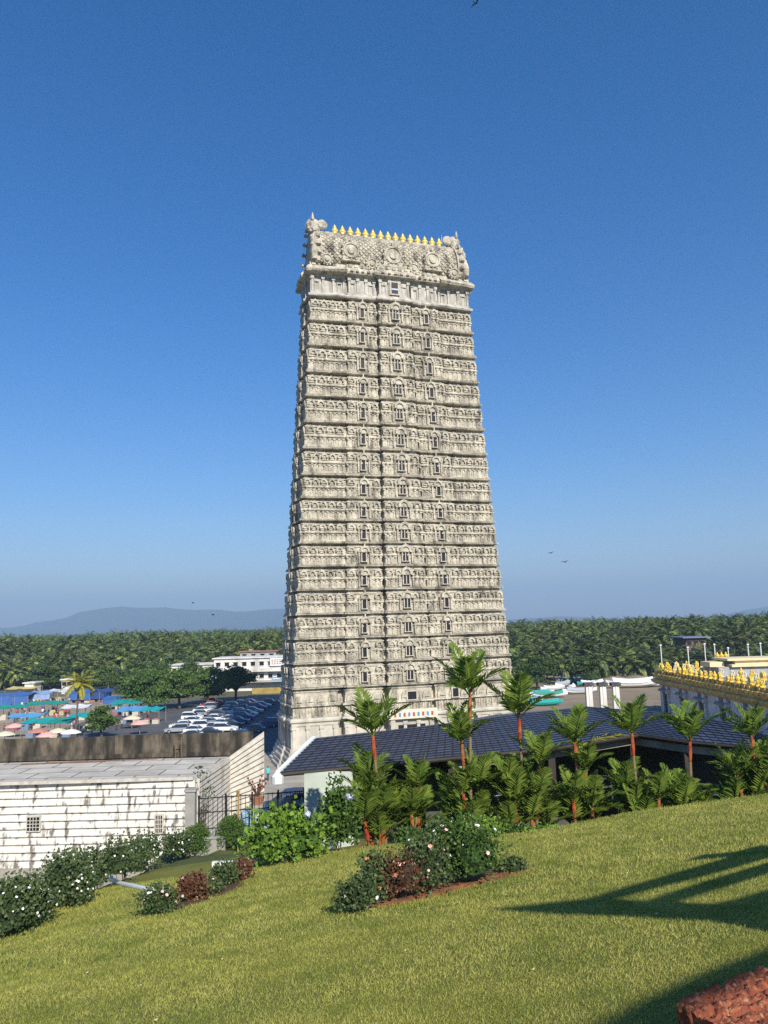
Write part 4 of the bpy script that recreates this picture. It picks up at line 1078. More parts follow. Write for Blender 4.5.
# ------------------------------------------------------------------ market
def tarp(c): return mat('tarp_'+c[0], c[1], tuple(v*.8 for v in c[1]), .55, .8, .3, 3)
TM = {k: tarp((k, v)) for k, v in dict(blue=(.06,.15,.40), deep=(.04,.08,.24), green=(.02,.30,.22), teal=(.02,.36,.34), white=(.72,.73,.74), pale=(.30,.42,.66), yellow=(.62,.52,.20), sky=(.12,.36,.60)).items()}
pole_m = mat('stall_pole', (.30,.27,.22), None, .7)
goods_m = [mat(f'goods_{i}', c, None, .7) for i, c in enumerate([(.35,.20,.14),(.55,.50,.40),(.16,.24,.36),(.30,.12,.14),(.48,.44,.28)])]
sc_ = {'blue':'blue','deep':'dark blue','green':'green','teal':'teal','white':'white','pale':'pale blue','yellow':'yellow','sky':'light blue'}
def stall(px, pyt, wpx, c, dp, label, h=2.6, hang=0, sl=.5):
    b_ = on(px, pyt, h); w = wpx*b_.y/FPX; rr = random.Random(int(px*7+pyt))
    t = tag(empty('market_stall', (b_.x, b_.y+dp/2, .04), rr.uniform(-.08,.08)), label, 'stall', 'tarpaulin roofed market stalls')
    m = MB(); nx_, ny_ = 8, 5; V = []
    for k in (0, .05):
        for j in range(ny_+1):
            for i in range(nx_+1):
                x = -w/2+w*i/nx_; y = -dp/2+dp*j/ny_
                V.append((x, y, h+sl*j/ny_-.18*math.sin(PI*(i*2/nx_ % 1))+rr.uniform(-.05,.05)-k))
    F = []
    N_ = (nx_+1)*(ny_+1)
    for k in (0, 1):
        for j in range(ny_):
            for i in range(nx_):
                a = k*N_+j*(nx_+1)+i; F.append((a, a+1, a+nx_+2, a+nx_+1))
    m.add(V, F)
    reg(t, m.build('tarpaulin', TM[c], t))
    if hang:
        m = MB(); m.box(-w/2+.1, w/2-.1, -dp/2+.05, -dp/2+.12, h-hang, h-.1); reg(t, m.build('side_sheet', TM[c], t))
    npole = max(2, round(w/4)+1)
    pm = MB(); pm.tube([(0,0,0),(0,0,1)], .05, 5); me = mesh_of(pm, 'pole', pole_m)
    for i in range(npole):
        for y in (-dp/2+.05, dp/2-.05):
            o = link('pole', me, t, (-w/2+.1+(w-.2)*i/(npole-1), y, 0)); o.scale = (1, 1, h+(sl if y > 0 else 0)-.05)
    n = max(2, int(w/1.9))
    for i in range(n): 
        m = MB(); x = -w/2+w*(i+.5)/n; m.obox((x, -dp/2+.9, 0), 1.3, .8, .8, 0, rr.randrange(5)); m.obox((x+.1, -dp/2+1.0, .75), .9, .5, .35, .1, rr.randrange(5))
        reg(t, m.build('goods_table', goods_m, t))
stalls = [(8,696,40,'blue',6,2.4,'wide blue market stall with hanging sheets at the left picture edge'),(20,689,30,'yellow',5,0,'pale yellow roofed stall behind the wide blue one'),
 (38,694,24,'pale',5,1.5,'pale blue stall right of the wide blue one'),(58,692,26,'white',5,0,'white roofed stall behind the yellow coconut palm, left of it'),
 (78,693,26,'blue',5,1.8,'bright blue stall directly behind the yellow coconut palm'),(100,692,24,'deep',6,1.8,'dark blue stall right of the yellow coconut palm'),
 (46,704,40,'green',3,0,'long green awning over the crowd, left of the palm trunk'),(12,708,30,'green',3,0,'long green awning over the crowd at the picture edge'),
 (74,708,26,'white',3,0,'white awning just left of the coconut palm trunk'),
 (36,723,30,'teal',4,0,'teal tarpaulin over the pink parasols at the left'),(58,723,24,'green',4,0,'green tarpaulin beside the teal one, before the palm trunk'),
 (80,717,24,'teal',4,0,'teal tarpaulin at the foot of the coconut palm'),(24,717,34,'sky',3,0,'light blue awning above the teal tarpaulin'),
 (124,704,30,'teal',6,0,'large teal tarpaulin right of the small broad tree'),(146,701,26,'green',6,0,'green tarpaulin under the spreading trees'),(128,711,26,'sky',5,0,'light blue tarpaulin low beside the small broad tree'),
 (112,699,20,'blue',4,1.2,'small blue stall between the small broad tree and the teal tarpaulin'),(150,711,20,'teal',4,0,'small teal tarpaulin next to the first parked cars')]
for x, y, w, c, d, hg, lab in stalls: stall(x, y, w, c, d, lab, hang=hg)
ub = {}
def parasol(px, py, col_, label):
    if col_ not in ub:
        m = MB(); m.lathe([(1.35,1.85),(.95,2.15),(.5,2.35),(.02,2.48)], n=10); m.lathe([(1.30,1.84),(.9,2.12),(.02,2.42)], n=10)
        me = mesh_of(m, 'canopy', [mat('parasol_'+col_, dict(pink=(.70,.42,.36), red=(.50,.20,.16), cream=(.66,.60,.44), orange=(.58,.34,.18), white=(.75,.75,.72))[col_], None, .7)])
        m = MB(); m.tube([(0,0,0),(0,0,2.4)], .04, 6); ub[col_] = (me, mesh_of(m, 'pole', pole_m))
    b_ = on(px, py, 2.2); t = tag(empty('parasol', (b_.x, b_.y, .04)), label, 'parasol', 'small market parasols'); t.scale = (1.25, 1.25, 1.0)
    link('canopy', ub[col_][0], t); link('pole', ub[col_][1], t)
for x, y, c, l in [(15,725,'pink','pink parasol nearest the left picture edge above the dark parapet'),(38,730,'red','red parasol left of the palm trunk, second of the front parasols'),
   (47,734,'pink','pink parasol just right of the red one'),(58,730,'cream','cream parasol left of the coconut palm trunk'),(71,731,'white','white parasol next to the coconut palm trunk'),
   (132,717,'cream','cream parasol right of the small broad tree'),(140,722,'pink','pink parasol between the small broad tree and the parked cars'),(5,733,'cream','cream parasol cut by the left picture edge'),(27,715,'white','white parasol among the crowd under the green awning')]:
    parasol(x, y, c, l)
rr = random.Random(77)
for k in range(90):
    x = rr.uniform(0, 155); y = rr.uniform(706, 734)
    if k % 5 < 3: x = rr.uniform(10, 70); y = rr.uniform(703, 722)
    i = rr.randrange(6); q = on(x, y, .04)
    person(i, q, rr.uniform(0, 6.28), f'tiny figure in a {PC[i][0]} top standing in the market crowd', f'market visitors in {PC[i][0]} tops')

# ------------------------------------------------------------------ long white building with signs
ww = mat('white_plaster', (.74,.72,.66), (.60,.58,.53), .85, .3, extra=streaks((.28,.26,.22), .5, .6, .2, .5, .7))
grey_w = mat('grey_plaster', (.45,.43,.39), (.35,.33,.30), .9, .3)
def block(name, x0, x1, ytop, d, zt, dp, label, wall, win_rows, ww_=1.3, wh_=1.1, nwin=8, roofm=None, ov=.5, cat='building'):
    a, b_ = at(x0, ytop, d), at(x1, ytop, d); cx = (a.x+b_.x)/2; w = (b_.x-a.x)
    t = tag(empty(name, (cx, d+dp/2, 0)), label, cat)
    m = MB(); m.box(-w/2, w/2, -dp/2, dp/2, 0, zt-.3); reg(t, m.build('wall', wall, t))
    m = MB(); m.box(-w/2-ov, w/2+ov, -dp/2-ov, dp/2+ov, zt-.3, zt); reg(t, m.build('roof', roofm or wall, t))
    wm = MB(); wm.box(-ww_/2, ww_/2, -.03, .2, 0, wh_, 0); 
    for q_ in ((-ww_/2-.1, -ww_/2), (ww_/2, ww_/2+.1)): wm.box(q_[0], q_[1], -.08, .2, -.1, wh_+.1, 1)
    wm.box(-ww_/2-.1, ww_/2+.1, -.12, .2, -.2, -.1, 1); wm.box(-ww_/2-.2, ww_/2+.2, -.3, .2, wh_+.1, wh_+.2, 1)
    me = mesh_of(wm, 'window', [dark_hole, wall])
    for z in win_rows:
        for i in range(nwin): link('window', me, t, (-w/2+w*(i+.5)/nwin, -dp/2-.01, z))
    return t, w, dp
t, w, dp = block('white_building', 214, 292, 657, 232, 9.7, 12, 'long white building with a row of small dark windows just left of the tower', ww, (7.2, 3.6), nwin=9)
m = MB(); m.box(-w/2-.4, w/2+.4, -dp/2-1.6, -dp/2-.02, 5.5, 5.9); m.box(-w/2-.4, w/2+.4, -dp/2-1.6, -dp/2-1.45, 5.9, 6.5); reg(t, m.build('balcony', ww, t))
m = MB(); m.box(-w/2-.4, w/2+.4, -dp/2-2.4, -dp/2-.02, 2.5, 2.9); reg(t, m.build('canopy', grey_w, t))
m = MB(); m.box(w*.22, w*.40, -dp/2-.5, -dp/2-.3, 7.0, 9.3)
for r_ in range(3):
    for k in range(5): m.box(w*.24+k*.75, w*.24+k*.75+.5, -dp/2-.53, -dp/2-.5, 7.5+r_*.55, 7.75+r_*.55, 1)
reg(t, m.build('sign_board', [white_m, MATS['sign_red']], t))
sg = tag(empty('blue_sign', on(277, 690, 0)), 'small bright blue sign board before the white building', 'sign')
m = MB(); m.box(-1.6, 1.6, -.1, .1, 2.0, 4.4); reg(sg, m.build('board', mat('bright_blue', (.05,.32,.62), (.1,.4,.7), .5, 1), sg))
m = MB()
for k in range(3): m.box(-1.2, 1.2-.4*k, -.12, -.1, 3.8-.6*k, 4.0-.6*k)
reg(sg, m.build('lettering', white_m, sg))
for x_ in (-1.4, 1.4):
    m = MB(); m.tube([(0,0,0),(0,0,2.0)], .06, 6); reg(sg, m.build('post', iron, sg, (x_, 0, 0)))
block('low_white_wing', 171, 212, 662, 246, 7.6, 10, 'lower white flat roofed wing partly hidden by the spreading trees', ww, (5.2,), nwin=6)
block('roof_house', 240, 276, 653, 262, 10.6, 8, 'house roof with a reddish rim peeping above the long white building', grey_w, (8.5,), nwin=4, roofm=mat('red_roof', (.35,.17,.13), (.28,.13,.1), .8, 1))
q0, q1 = on(252, 694, 0), on(286, 692, 0)
m = MB(); m.box(0, q1.x-q0.x, 0, .4, 0, 1.5); tag(m.build('yellow_wall', mat('mustard_paint', (.42,.32,.08), (.3,.22,.07), .8, .5), loc=q0), 'low mustard yellow wall in front of the white building beside the car park', 'wall')
m = MB(); m.box(0, q1.x-q0.x+2, 0, .3, 0, 1.6); q2 = on(248, 702, 0); tag(m.build('car_park_wall', grey_w, loc=q2), 'grey boundary wall along the far end of the car park', 'wall')
block('hut', 25, 34, 676, 232, 4.2, 5, 'small pale hut among the trees at the far left', ww, (), nwin=0)
block('hut', 62, 72, 676, 240, 4.4, 5, 'small white hut in the palm grove behind the yellow coconut palm', ww, (2.4,), nwin=2)
block('grove_house', 686, 706, 644, 232, 12.0, 10, 'brown house with a slate blue roof standing among the palms behind the yellow cornice', mat('brown_wall', (.20,.13,.10), (.15,.10,.08), .9, .5), (9.6,6.5), nwin=3,
      roofm=mat('slate_blue_roof', (.17,.20,.30), None, .6), ov=1.2)

# ------------------------------------------------------------------ temple hall with the gilded parapet at the right
TX = 52.0
tb = tag(empty('temple_hall', (TX, 120, 0)), 'long white temple hall with a broad gilded cornice and golden figures along its roof edge', 'temple')
yel = mat('gilded_cornice', (.88,.58,.13), (.60,.36,.08), .5, 1.5, .5, 4, spec=.4, extra=streaks((.14,.08,.03), .8, .6, .3, .5, .68))
yel2 = mat('golden_paint', (.85,.62,.08), (.72,.48,.05), .45, 4, .3, spec=.45)
wp = mat('temple_white', (.72,.73,.74), (.60,.60,.60), .8, 1, .3, extra=streaks((.30,.29,.27), 1, .5, .2, .5, .7))
Y0, Y1 = 85-120, 152-120
m = MB(); m.box(0, 30, Y0, Y1, 0, 5.4); reg(tb, m.build('wall', wp, tb))
m = MB()
pf = [(0,5.4),(-.5,5.4),(-1.0,5.7),(-1.3,6.1),(-1.1,6.3),(-.5,6.5),(-.5,6.8),(-.9,7.0),(-.95,7.35),(-.4,7.5),(-.4,8.0),(0,8.0)]
m.rings([[(x, y + (-x if y > 0 else x), z) for x, z in pf]+[(30, y, 8.0), (30, y, 5.4)] for y in (Y0, Y1)])
m.rings([[(0-.01, Y1+.003-x, z) if False else (xx, Y1-x, z) for x, z in pf] for xx in (-.0, 30)])
for k in range(44):
    y = Y0+(Y1-Y0)*(k+.5)/44; m.box(-1.02, -.9, y-.35, y+.35, 6.85, 7.4); m.box(-.6, -.5, y-.2, y+.2, 7.5, 7.95)
reg(tb, m.build('cornice', yel, tb))
cm = MB(); cm.box(-.5, -.003, -.35, .35, 0, .5); cm.box(-.38, -.003, -.22, .22, .5, 3.9); cm.box(-.6, -.003, -.45, .45, 3.9, 4.2); cm.box(-.8, -.003, -.75, .75, 4.2, 4.6); cm.box(-.55,-.003,-.5,.5,4.6,5.35)
cme = mesh_of(cm, 'column', wp)
dm = MB(); dm.box(-.12, -.003, -1.0, 1.0, 0, 4.0); dme = mesh_of(dm, 'doorway', dark_hole)
hm = MB(); hm.rings([[(-1.1,-1.7,4.3),(-1.1,1.7,4.3),(-.003,1.9,4.9),(-.003,-1.9,4.9)], [(-1.1,-1.7,4.45),(-1.1,1.7,4.45),(-.003,1.9,5.1),(-.003,-1.9,5.1)]]); hme = mesh_of(hm, 'hood', mat('grey_hood', (.30,.31,.34), (.22,.22,.24), .8, 2))
k = 0; y = Y1-3.6
while y > Y0+1:
    for dy in (-1.35, 1.35): link('column', cme, tb, (0, y+dy, 0))
    link('doorway', dme, tb, (0, y, .3)); link('hood', hme, tb, (0, y, 0)); y -= 8.4
    k += 1
# golden figures along the edge
def ornament(kind):
    m = MB()
    if kind == 0: m.lathe([(.45,0),(.5,.15),(.3,.3),(.48,.6),(.5,.85),(.2,1.1),(.22,1.25),(.03,1.6)], n=10)
    elif kind == 1:
        m.obox((0,0,0), .9, .6, .25); m.lathe([(.28,.25),(.38,.5),(.3,.9),(.14,1.0),(.2,1.15),(.18,1.35),(.05,1.5)], n=9)
        for s in (-1, 1): m.tube([(0, s*.3, .85), (0, s*.5, .6), (-.2, s*.4, .45)], [.1,.08,.07], 6)
        m.rings([[(.15+d, .5*math.cos(a)*.9, .85+.62*math.sin(a)) for a in [2*PI*i/10 for i in range(10)]] for d in (0, .12)])
    else:
        m.obox((0,0,0), .8, 1.2, .3); m.rings([[(d, .6*math.cos(a), .75+.55*math.sin(a)) for a in [2*PI*i/12 for i in range(12)]] for d in (-.25, .25)])
        for i in range(5): a = PI*i/4; m.lathe([(.02,-.1),(.12,0),(.1,.12),(.02,.3)], (0, .6*math.cos(a), .75+.55*math.sin(a)), 6)
    return m
OM = [mesh_of(ornament(k), 'golden_figure', yel2) for k in range(3)]
OMw = mesh_of(ornament(1), 'pale_figure', mat('cream_figure', (.78,.72,.55), (.6,.52,.35), .6, 4))
for i in range(34):
    y = Y1-.6-(Y1-Y0-2)*i/33; r_ = random.Random(i)
    o = link('golden_figure', OM[(i*5+i//3) % 3], tb, (r_.uniform(-.2,.3), y, 8.0)); o.scale = (r_.uniform(.55,.95),)*3
for i in range(16):
    y = Y1-2-(Y1-Y0-6)*i/15; o = link('pale_figure', OMw, tb, (2.6, y, 8.0)); o.scale = (.95,)*3
for i in range(18):
    o = link('golden_figure', OM[i % 3], tb, (5.5, Y1-1-(Y1-Y0-4)*i/17, 8.0)); o.scale = (.95,)*3
for i in range(14):
    o = link('golden_figure', OM[(i+1) % 3], tb, (1.5+i*1.9, Y1-.5, 8.0)); 
m = MB(); m.box(.2, 29.8, Y0, Y1-.2, 7.9, 8.02); reg(tb, m.build('roof', mat('grey_roof', (.30,.31,.33), (.22,.22,.24), .9, 1), tb))
# small shrine towers on that roof
def shrine(px, pyb, d, s, label):
    b_ = at(px, pyb, d); t = tag(empty('roof_shrine', (b_.x, b_.y, 8.02), 0, s), label, 'shrine')
    m = MB(); m.box(-2,2,-1.5,1.5,0,1.2); m.box(-2.3,2.3,-1.8,1.8,1.2,1.45); m.box(-1.7,1.7,-1.2,1.2,1.45,2.1); m.box(-1.9,1.9,-1.4,1.4,2.1,2.3); reg(t, m.build('body', yel2, t))
    m = MB(); m.rings([[(x, 1.3*math.cos(a), 2.3+1.1*math.sin(a)) for a in [PI*i/8 for i in range(9)]] for x in (-1.6, 1.6)]); reg(t, m.build('vault', yel2, t))
    for k in range(3): reg(t, link('pot', OM[0], t, (-1+k, 0, 3.35))); 
    return t
shrine(722, 660, 138, .75, 'golden barrel roofed shrine on the temple hall roof, left of the cream pavilion')
cr_m = mat('cream_pavilion', (.78,.68,.42), (.68,.56,.32), .7, 1)
b_ = at(758, 664, 134); t = tag(empty('cream_pavilion', (b_.x, b_.y, 8.02)), 'cream coloured pavilion with a wide flat double roof on top of the temple hall', 'pavilion')
m = MB(); m.box(-8,12,-3,3,0,1.5); reg(t, m.build('wall', mat('grey_pavilion_wall', (.4,.4,.38), (.3,.3,.3), .8, 1), t))
m = MB(); m.box(-6,12,-3.6,3.6,1.5,1.9); m.box(-5,12,-2.6,2.6,1.9,2.5); m.box(-6.5,12,-3.2,3.2,2.5,2.85); m.box(-9,-6.6,-2,2,1.5,2.3); reg(t, m.build('roof', cr_m, t))
lm = mat('lamp_globe', (.85,.85,.82), None, .3)
for i, (x, yb, yt, nm) in enumerate([(654.7,661,645,'at the far left corner of the gilded cornice'),(689,664,647,'second from the far corner'),(705.7,660,643.5,'third from the far corner, before the grove house'),
        (715.4,658,644,'fourth from the far corner, left of the golden shrine'),(729.5,666,647.5,'fifth from the far corner, right of the golden shrine'),(749.5,664,644,'sixth from the far corner, before the cream pavilion'),(761.6,658,643,'nearest the right picture edge')]):
    d = 8.0; q = on(x, yb, 8.0)
    if q.y > 151: q = at(x, yb, 150)
    if x < 656: q = Vector((TX+.5, 151.2, 8))
    h = at(x, yt, q.y).z-8.0
    t = tag(empty('roof_lamp_post', (max(q.x, TX-.3), min(q.y, 151.5), 8.02)), f'roof lamp post, {nm}', 'lamp post', 'lamp posts on the temple roof')
    m = MB(); m.tube([(0,0,0),(0,0,h-.3)], .09, 6); m.lathe([(.2,0),(.2,.2),(.1,.3)], n=8); reg(t, m.build('pole', white_m, t))
    m = MB(); m.lathe([(.05,h-.35),(.22,h-.2),(.24,h-.05),(.08,h+.05)], n=8); reg(t, m.build('lamp', lm, t))

# ------------------------------------------------------------------ piers, boats, beach things
for i, (x, nm) in enumerate([(588,'left'),(602,'middle'),(615,'right')]):
    b_ = at(x, 683, 150); zt = b_.z
    t = tag(empty('concrete_pier', (b_.x, 150, 0)), ['slimmest and leftmost of three white concrete piers behind the slate roof','middle one of three white concrete piers behind the slate roof','rightmost of three white concrete piers behind the slate roof'][i], 'pier', 'three concrete piers')
    m = MB(); m.obox((0,0,0), 1.25, 1.2, zt-.5, 0, 0, .9); m.box(-.10,.10,-.66,-.6,.1,zt-.6); reg(t, m.build('shaft', ww, t))
    m = MB(); m.obox((0,0,zt-.5), 1.75, 1.6, .6); reg(t, m.build('cap', mat(f'dark_cap_{i}', (.05,.05,.055), (.09,.09,.09), .8, 2), t))
boat_c = dict(white=(.72,.74,.74), teal=(.03,.36,.33), blue=(.10,.28,.50), green=(.05,.30,.22), grey=(.40,.43,.45))
BM = {}
def boat(px, py, L, c, cover, rot, label):
    key = (c, cover)
    if key not in BM:
        m = MB(); rs = []
        for t_ in [i/10 for i in range(11)]:
            x = (t_-.5)*2; w_ = max(.06, (1-abs(x)**2.4))*.85; zk = .1+.55*abs(x)**3; zt = .85+.5*abs(x)**2.2
            rs.append([(x*4, -w_, zt), (x*4, -w_*.75, zk+.3), (x*4, 0, zk), (x*4, w_*.75, zk+.3), (x*4, w_, zt), (x*4, w_*.85, zt-.05), (x*4, 0, zk+.35), (x*4, -w_*.85, zt-.05)])
        m.rings(rs); hull = mesh_of(m, 'hull', mat('boat_'+c+cover, boat_c[c], None, .5))
        m = MB(); rs = []
        for t_ in [i/6 for i in range(7)]:
            x = (t_-.5)*1.5; w_ = (1-abs(x)**2.4)*.9; zt = .86+.5*abs(x)**2.2
            rs.append([(x*4, -w_, zt-.12), (x*4, -w_, zt+.03), (x*4, 0, zt+.5), (x*4, w_, zt+.03), (x*4, w_, zt-.12)])
        m.rings(rs); cov = mesh_of(m, 'cover', mat('cover_'+c+cover, boat_c[cover], None, .7)); BM[key] = (hull, cov)
    q = on(px, py, .05); t = tag(empty('fishing_boat', q, rot, L/8), label, 'boat', 'fishing boats drawn up on the sand')
    link('hull', BM[key][0], t); link('cover', BM[key][1], t)
boats = [(536,697,9,'white','teal',.1,'boat with a teal cover beside the tower edge'),(549,698,9,'white','green',.05,'boat with a green cover, white bow, second from the tower'),
 (527,704,8,'white','blue',.3,'nearest boat with a blue cover close to the tower'),(545,706,8,'teal','teal',.1,'low teal boat lying nearest the slate roof'),
 (553,691,8,'white','white',.5,'white uncovered boat above the green covered one'),(563,687,9,'white','grey',.9,'white boat in the middle of the crowded row, turned end on'),
 (572,690,8,'grey','white',1.2,'grey boat left of the piers, turned end on'),(580,694,9,'white','grey',.2,'white boat lying just left of the leftmost pier'),
 (568,682,8,'white','blue',.3,'small white boat with a blue cover beneath the trees'),(578,683,8,'grey','grey',-.3,'small grey boat beneath the trees'),
 (592,686,9,'teal','white',.3,'boat with a teal hull seen above the piers'),(560,696,7,'grey','white',.8,'grey boat between the green covered boat and the piers'),
 (633,688,14,'white','white',.02,'long white boat lying alone on the sand right of the piers'),(651,687,10,'white','grey',0,'white boat close to the temple hall corner'),(602,684,9,'white','grey',.1,'white boat half hidden behind the piers')]
for bx in boats: boat(*bx[:-1], bx[-1])
q = on(632, 686, 0)
m = MB()
for k, (dx, h, r_) in enumerate(((-9,1.2,5),(-3,2.4,6),(4,2.6,7),(10,1.6,5))): m.lathe([(r_,-.5),(r_*.8,h*.4),(r_*.45,h*.85),(.2,h)], (dx, 6, 0), 14)
tag(m.build('sand_heap', sand_m, loc=q, smooth=True), 'low heaps of dug sand on the bank left of the temple hall', 'sand heap')
cp = on(515, 676, 0); t = tag(empty('purple_canopy', cp), 'purple canopy roof on posts right beside the tower edge', 'canopy')
m = MB(); m.rings([[(-4,-4,4.6),(4.5,-4,4.6),(4.5,4,4.6),(-4,4,4.6)],[(-1,-1,5.9),(1,-1,5.9),(1,1,5.9),(-1,1,5.9)]]); reg(t, m.build('roof', mat('purple_tarp', (.22,.16,.38), None, .6), t))
for x_ in (-3.8, 4.3):
    for y_ in (-3.8, 3.8): m = MB(); m.tube([(0,0,0),(0,0,4.6)], .1, 6); reg(t, m.build('post', iron, t, (x_, y_, 0)))

# ------------------------------------------------------------------ trees
def tree(px, pyb, hpx, wpx, mt, label, layers=6, seed=1, leaf=.55, n=2600, group=None, d=None, name='spreading_tree', flat=.38):
    b_ = on(px, pyb, 0) if d is None else at(px, pyb, d); b_.z = 0; rr = random.Random(seed)
    h = hpx*b_.y/FPX; w = wpx*b_.y/FPX
    t = tag(empty(name, b_), label, 'tree', group)
    tr = MB(); cr = MB()
    tr.tube([(0,0,-.2),(rr.uniform(-.3,.3),0,h*.25),(rr.uniform(-.5,.5),0,h*.5)], [h*.045,h*.032,h*.022], 8)
    cs = []
    for k in range(layers):
        a = rr.uniform(0, 2*PI); q = rr.uniform(.15,.62)*w; z = h*rr.uniform(.30,.88)*(1-.2*(q/w))
        if k == 0: q, z = 0, h*.86
        c = Vector((q*math.cos(a), q*math.sin(a)*.8, z)); R = w*rr.uniform(.34,.50)
        cs.append((c, R)); tr.tube([(0,0,h*.3), c*.5+Vector((0,0,h*.22)), c-Vector((0,0,R*flat*.4))], [h*.02,h*.014,h*.006], 5)
        leafball(cr, c, R*.92, R*.92, R*flat*1.15, n//layers, leaf, rr, seed=seed*9+k, lump=.4, shell=(.6,1.2), zlo=-.4)
    reg(t, tr.build('trunk', bark, t)); reg(t, cr.build('crown', mt, t))
    return t
tr_l = [(102,738,31,18,tree_leaf,'small broad leaved tree in the market behind the dark parapet',7,.4,2600),
 (150,712,40,32,tree_leaf,'spreading tree above the teal tarpaulins',9,.5,3600),(126,704,32,24,tree_leaf2,'darker spreading tree behind the small broad leaved tree',8,.5,2600),
 (180,709,37,30,tree_leaf,'broad layered tree above the leftmost row of cars',9,.5,3600),(208,705,36,27,tree_leaf,'layered tree in front of the low white wing',8,.5,3200),
 (236,703,36,24,tree_leaf2,'dark dense tree in front of the long white building',8,.5,3200),(160,700,36,22,tree_leaf2,'dark tree in the second line behind the layered trees',8,.5,2400),
 (40,690,24,20,tree_leaf2,'dark low tree behind the pale blue stall',7,.5,1800),(8,688,22,20,tree_leaf2,'dark low tree at the left picture edge behind the stalls',7,.5,1800),(108,690,24,20,tree_leaf,'round tree behind the dark blue stall',7,.5,1800),(75,686,20,18,tree_leaf2,'dark low tree right behind the yellow coconut palm',7,.5,1500),
 (190,692,30,20,tree_leaf2,'dark tree behind the broad layered tree, below the white wing',7,.5,1800),(142,694,24,18,tree_leaf,'light green tree peeping between the spreading trees',6,.5,1500),
 (538,690,33,23,tree_leaf2,'dark mangrove like tree right of the tower above the boats',9,.5,3600),(563,680,24,18,tree_leaf2,'dark tree above the crowded row of boats',7,.5,2200),
 (590,685,28,23,tree_leaf2,'wide dark tree above the three piers',9,.5,3200),(612,680,24,18,tree_leaf2,'dark tree right of the wide one above the piers',7,.5,2200),
 (640,678,22,16,tree_leaf2,'dark round tree left of the temple hall corner',7,.5,2200),(520,684,28,16,tree_leaf2,'dark tree touching the right hand edge of the tower',7,.5,2000),(556,672,18,16,tree_leaf,'lighter tree at the foot of the right palm grove',6,.5,1500)]
for i, (x, y, h, w_, mt, lab, ly, lf, n) in enumerate(tr_l): tree(x, y, h, w_, mt, lab, ly+4, seed=200+i, leaf=lf, n=int(n*1.2))

# coconut palms
def coco_mesh(seed, nfr=17, L=5.3, hi=True):
    rr = random.Random(seed); m = MB()
    for k in range(nfr):
        a = k*2.399+rr.uniform(-.2,.2); t = k/(nfr-1)
        frond(m, (0,0,0), a, 1.25-1.55*t, L*rr.uniform(.85,1.1), 1.0+.6*t, 17 if hi else 9, L*.25, L*(.024 if hi else .032), up=-.28, seg=5, rr=rr, w_rib=.05)
    return m
def trunk_mesh(seed, h=12, lean=1.0):
    rr = random.Random(seed); m = MB(); m.tube([(0,0,0),(lean*.25,0,h*.35),(lean*.7,0,h*.7),(lean,0,h)], [.24,.17,.15,.14], 7); return m
q = on(75, 742, 0)
t = tag(empty('coconut_palm', (q.x, q.y, 0)), 'lone coconut palm with a yellow green crown and thin dark trunk standing in the market', 'palm')
top = at(79, 684, q.y); hh = top.z
m = trunk_mesh(1, hh, top.x-q.x); reg(t, m.build('trunk', bark, t))
m = coco_mesh(3, 20, 3.6); o = reg(t, m.build('crown', palm_yellow, t)); o.location = (top.x-q.x, 0, hh)
cv = [mesh_of(coco_mesh(s, 22), 'crown', mt) for s, mt in ((11, far_leaf), (12, far_leaf2), (13, far_leaf), (14, far_leaf2))]
tv_ = [mesh_of(trunk_mesh(s, 12, ln), 'trunk', bark) for s, ln in ((5, 1.2), (6, -.8))]
pts = []
rr = random.Random(99)
yy = 205.0
def gap(y, k): return k
while yy < 950:
    sp = 9.0 if yy < 320 else (9.5 if yy < 500 else 11)
    x = -yy*.56
    while x < yy*.56:
        X, Y = x+rr.uniform(-.45,.45)*sp, yy+rr.uniform(-.45,.45)*sp; pxx = 384+FPX*X/Y
        ok = True
        if pxx < 400: ok = Y > (268 if pxx > 165 else 262)
        else: ok = Y > (218 if pxx < 640 else 212)
        if 286 < pxx < 503: ok = False
        if 676 < pxx < 716 and 226 < Y < 246: ok = False
        if ok: pts.append((Y, X, pxx))
        x += sp
    yy += sp*.9
pts.sort()
near, far = pts[:300], pts[300:]
for i, (Y, X, pxx) in enumerate(near):
    s = rr.uniform(1.0, 1.35); y0_ = 262 if pxx < 400 else 214; q_ = min(1, max(0, (Y-y0_)/55)); hgt = (5.0+7.6*q_)*rr.uniform(.75, 1.18)
    left = pxx < 384
    t = tag(empty('coconut_palm', (X, Y, 0), rr.uniform(0, 6.28)), 'tall coconut palm in the dense palm grove left of the tower' if left else 'tall coconut palm in the dense palm grove right of the tower', 'palm',
            'palm grove left of the tower' if left else 'palm grove right of the tower')
    a = link('trunk', tv_[i % 2], t); a.scale = (1, 1, hgt/12)
    c = link('crown', cv[rr.randrange(4)], t, ((1.2, -.8)[i % 2], 0, hgt)); c.scale = (s,)*3
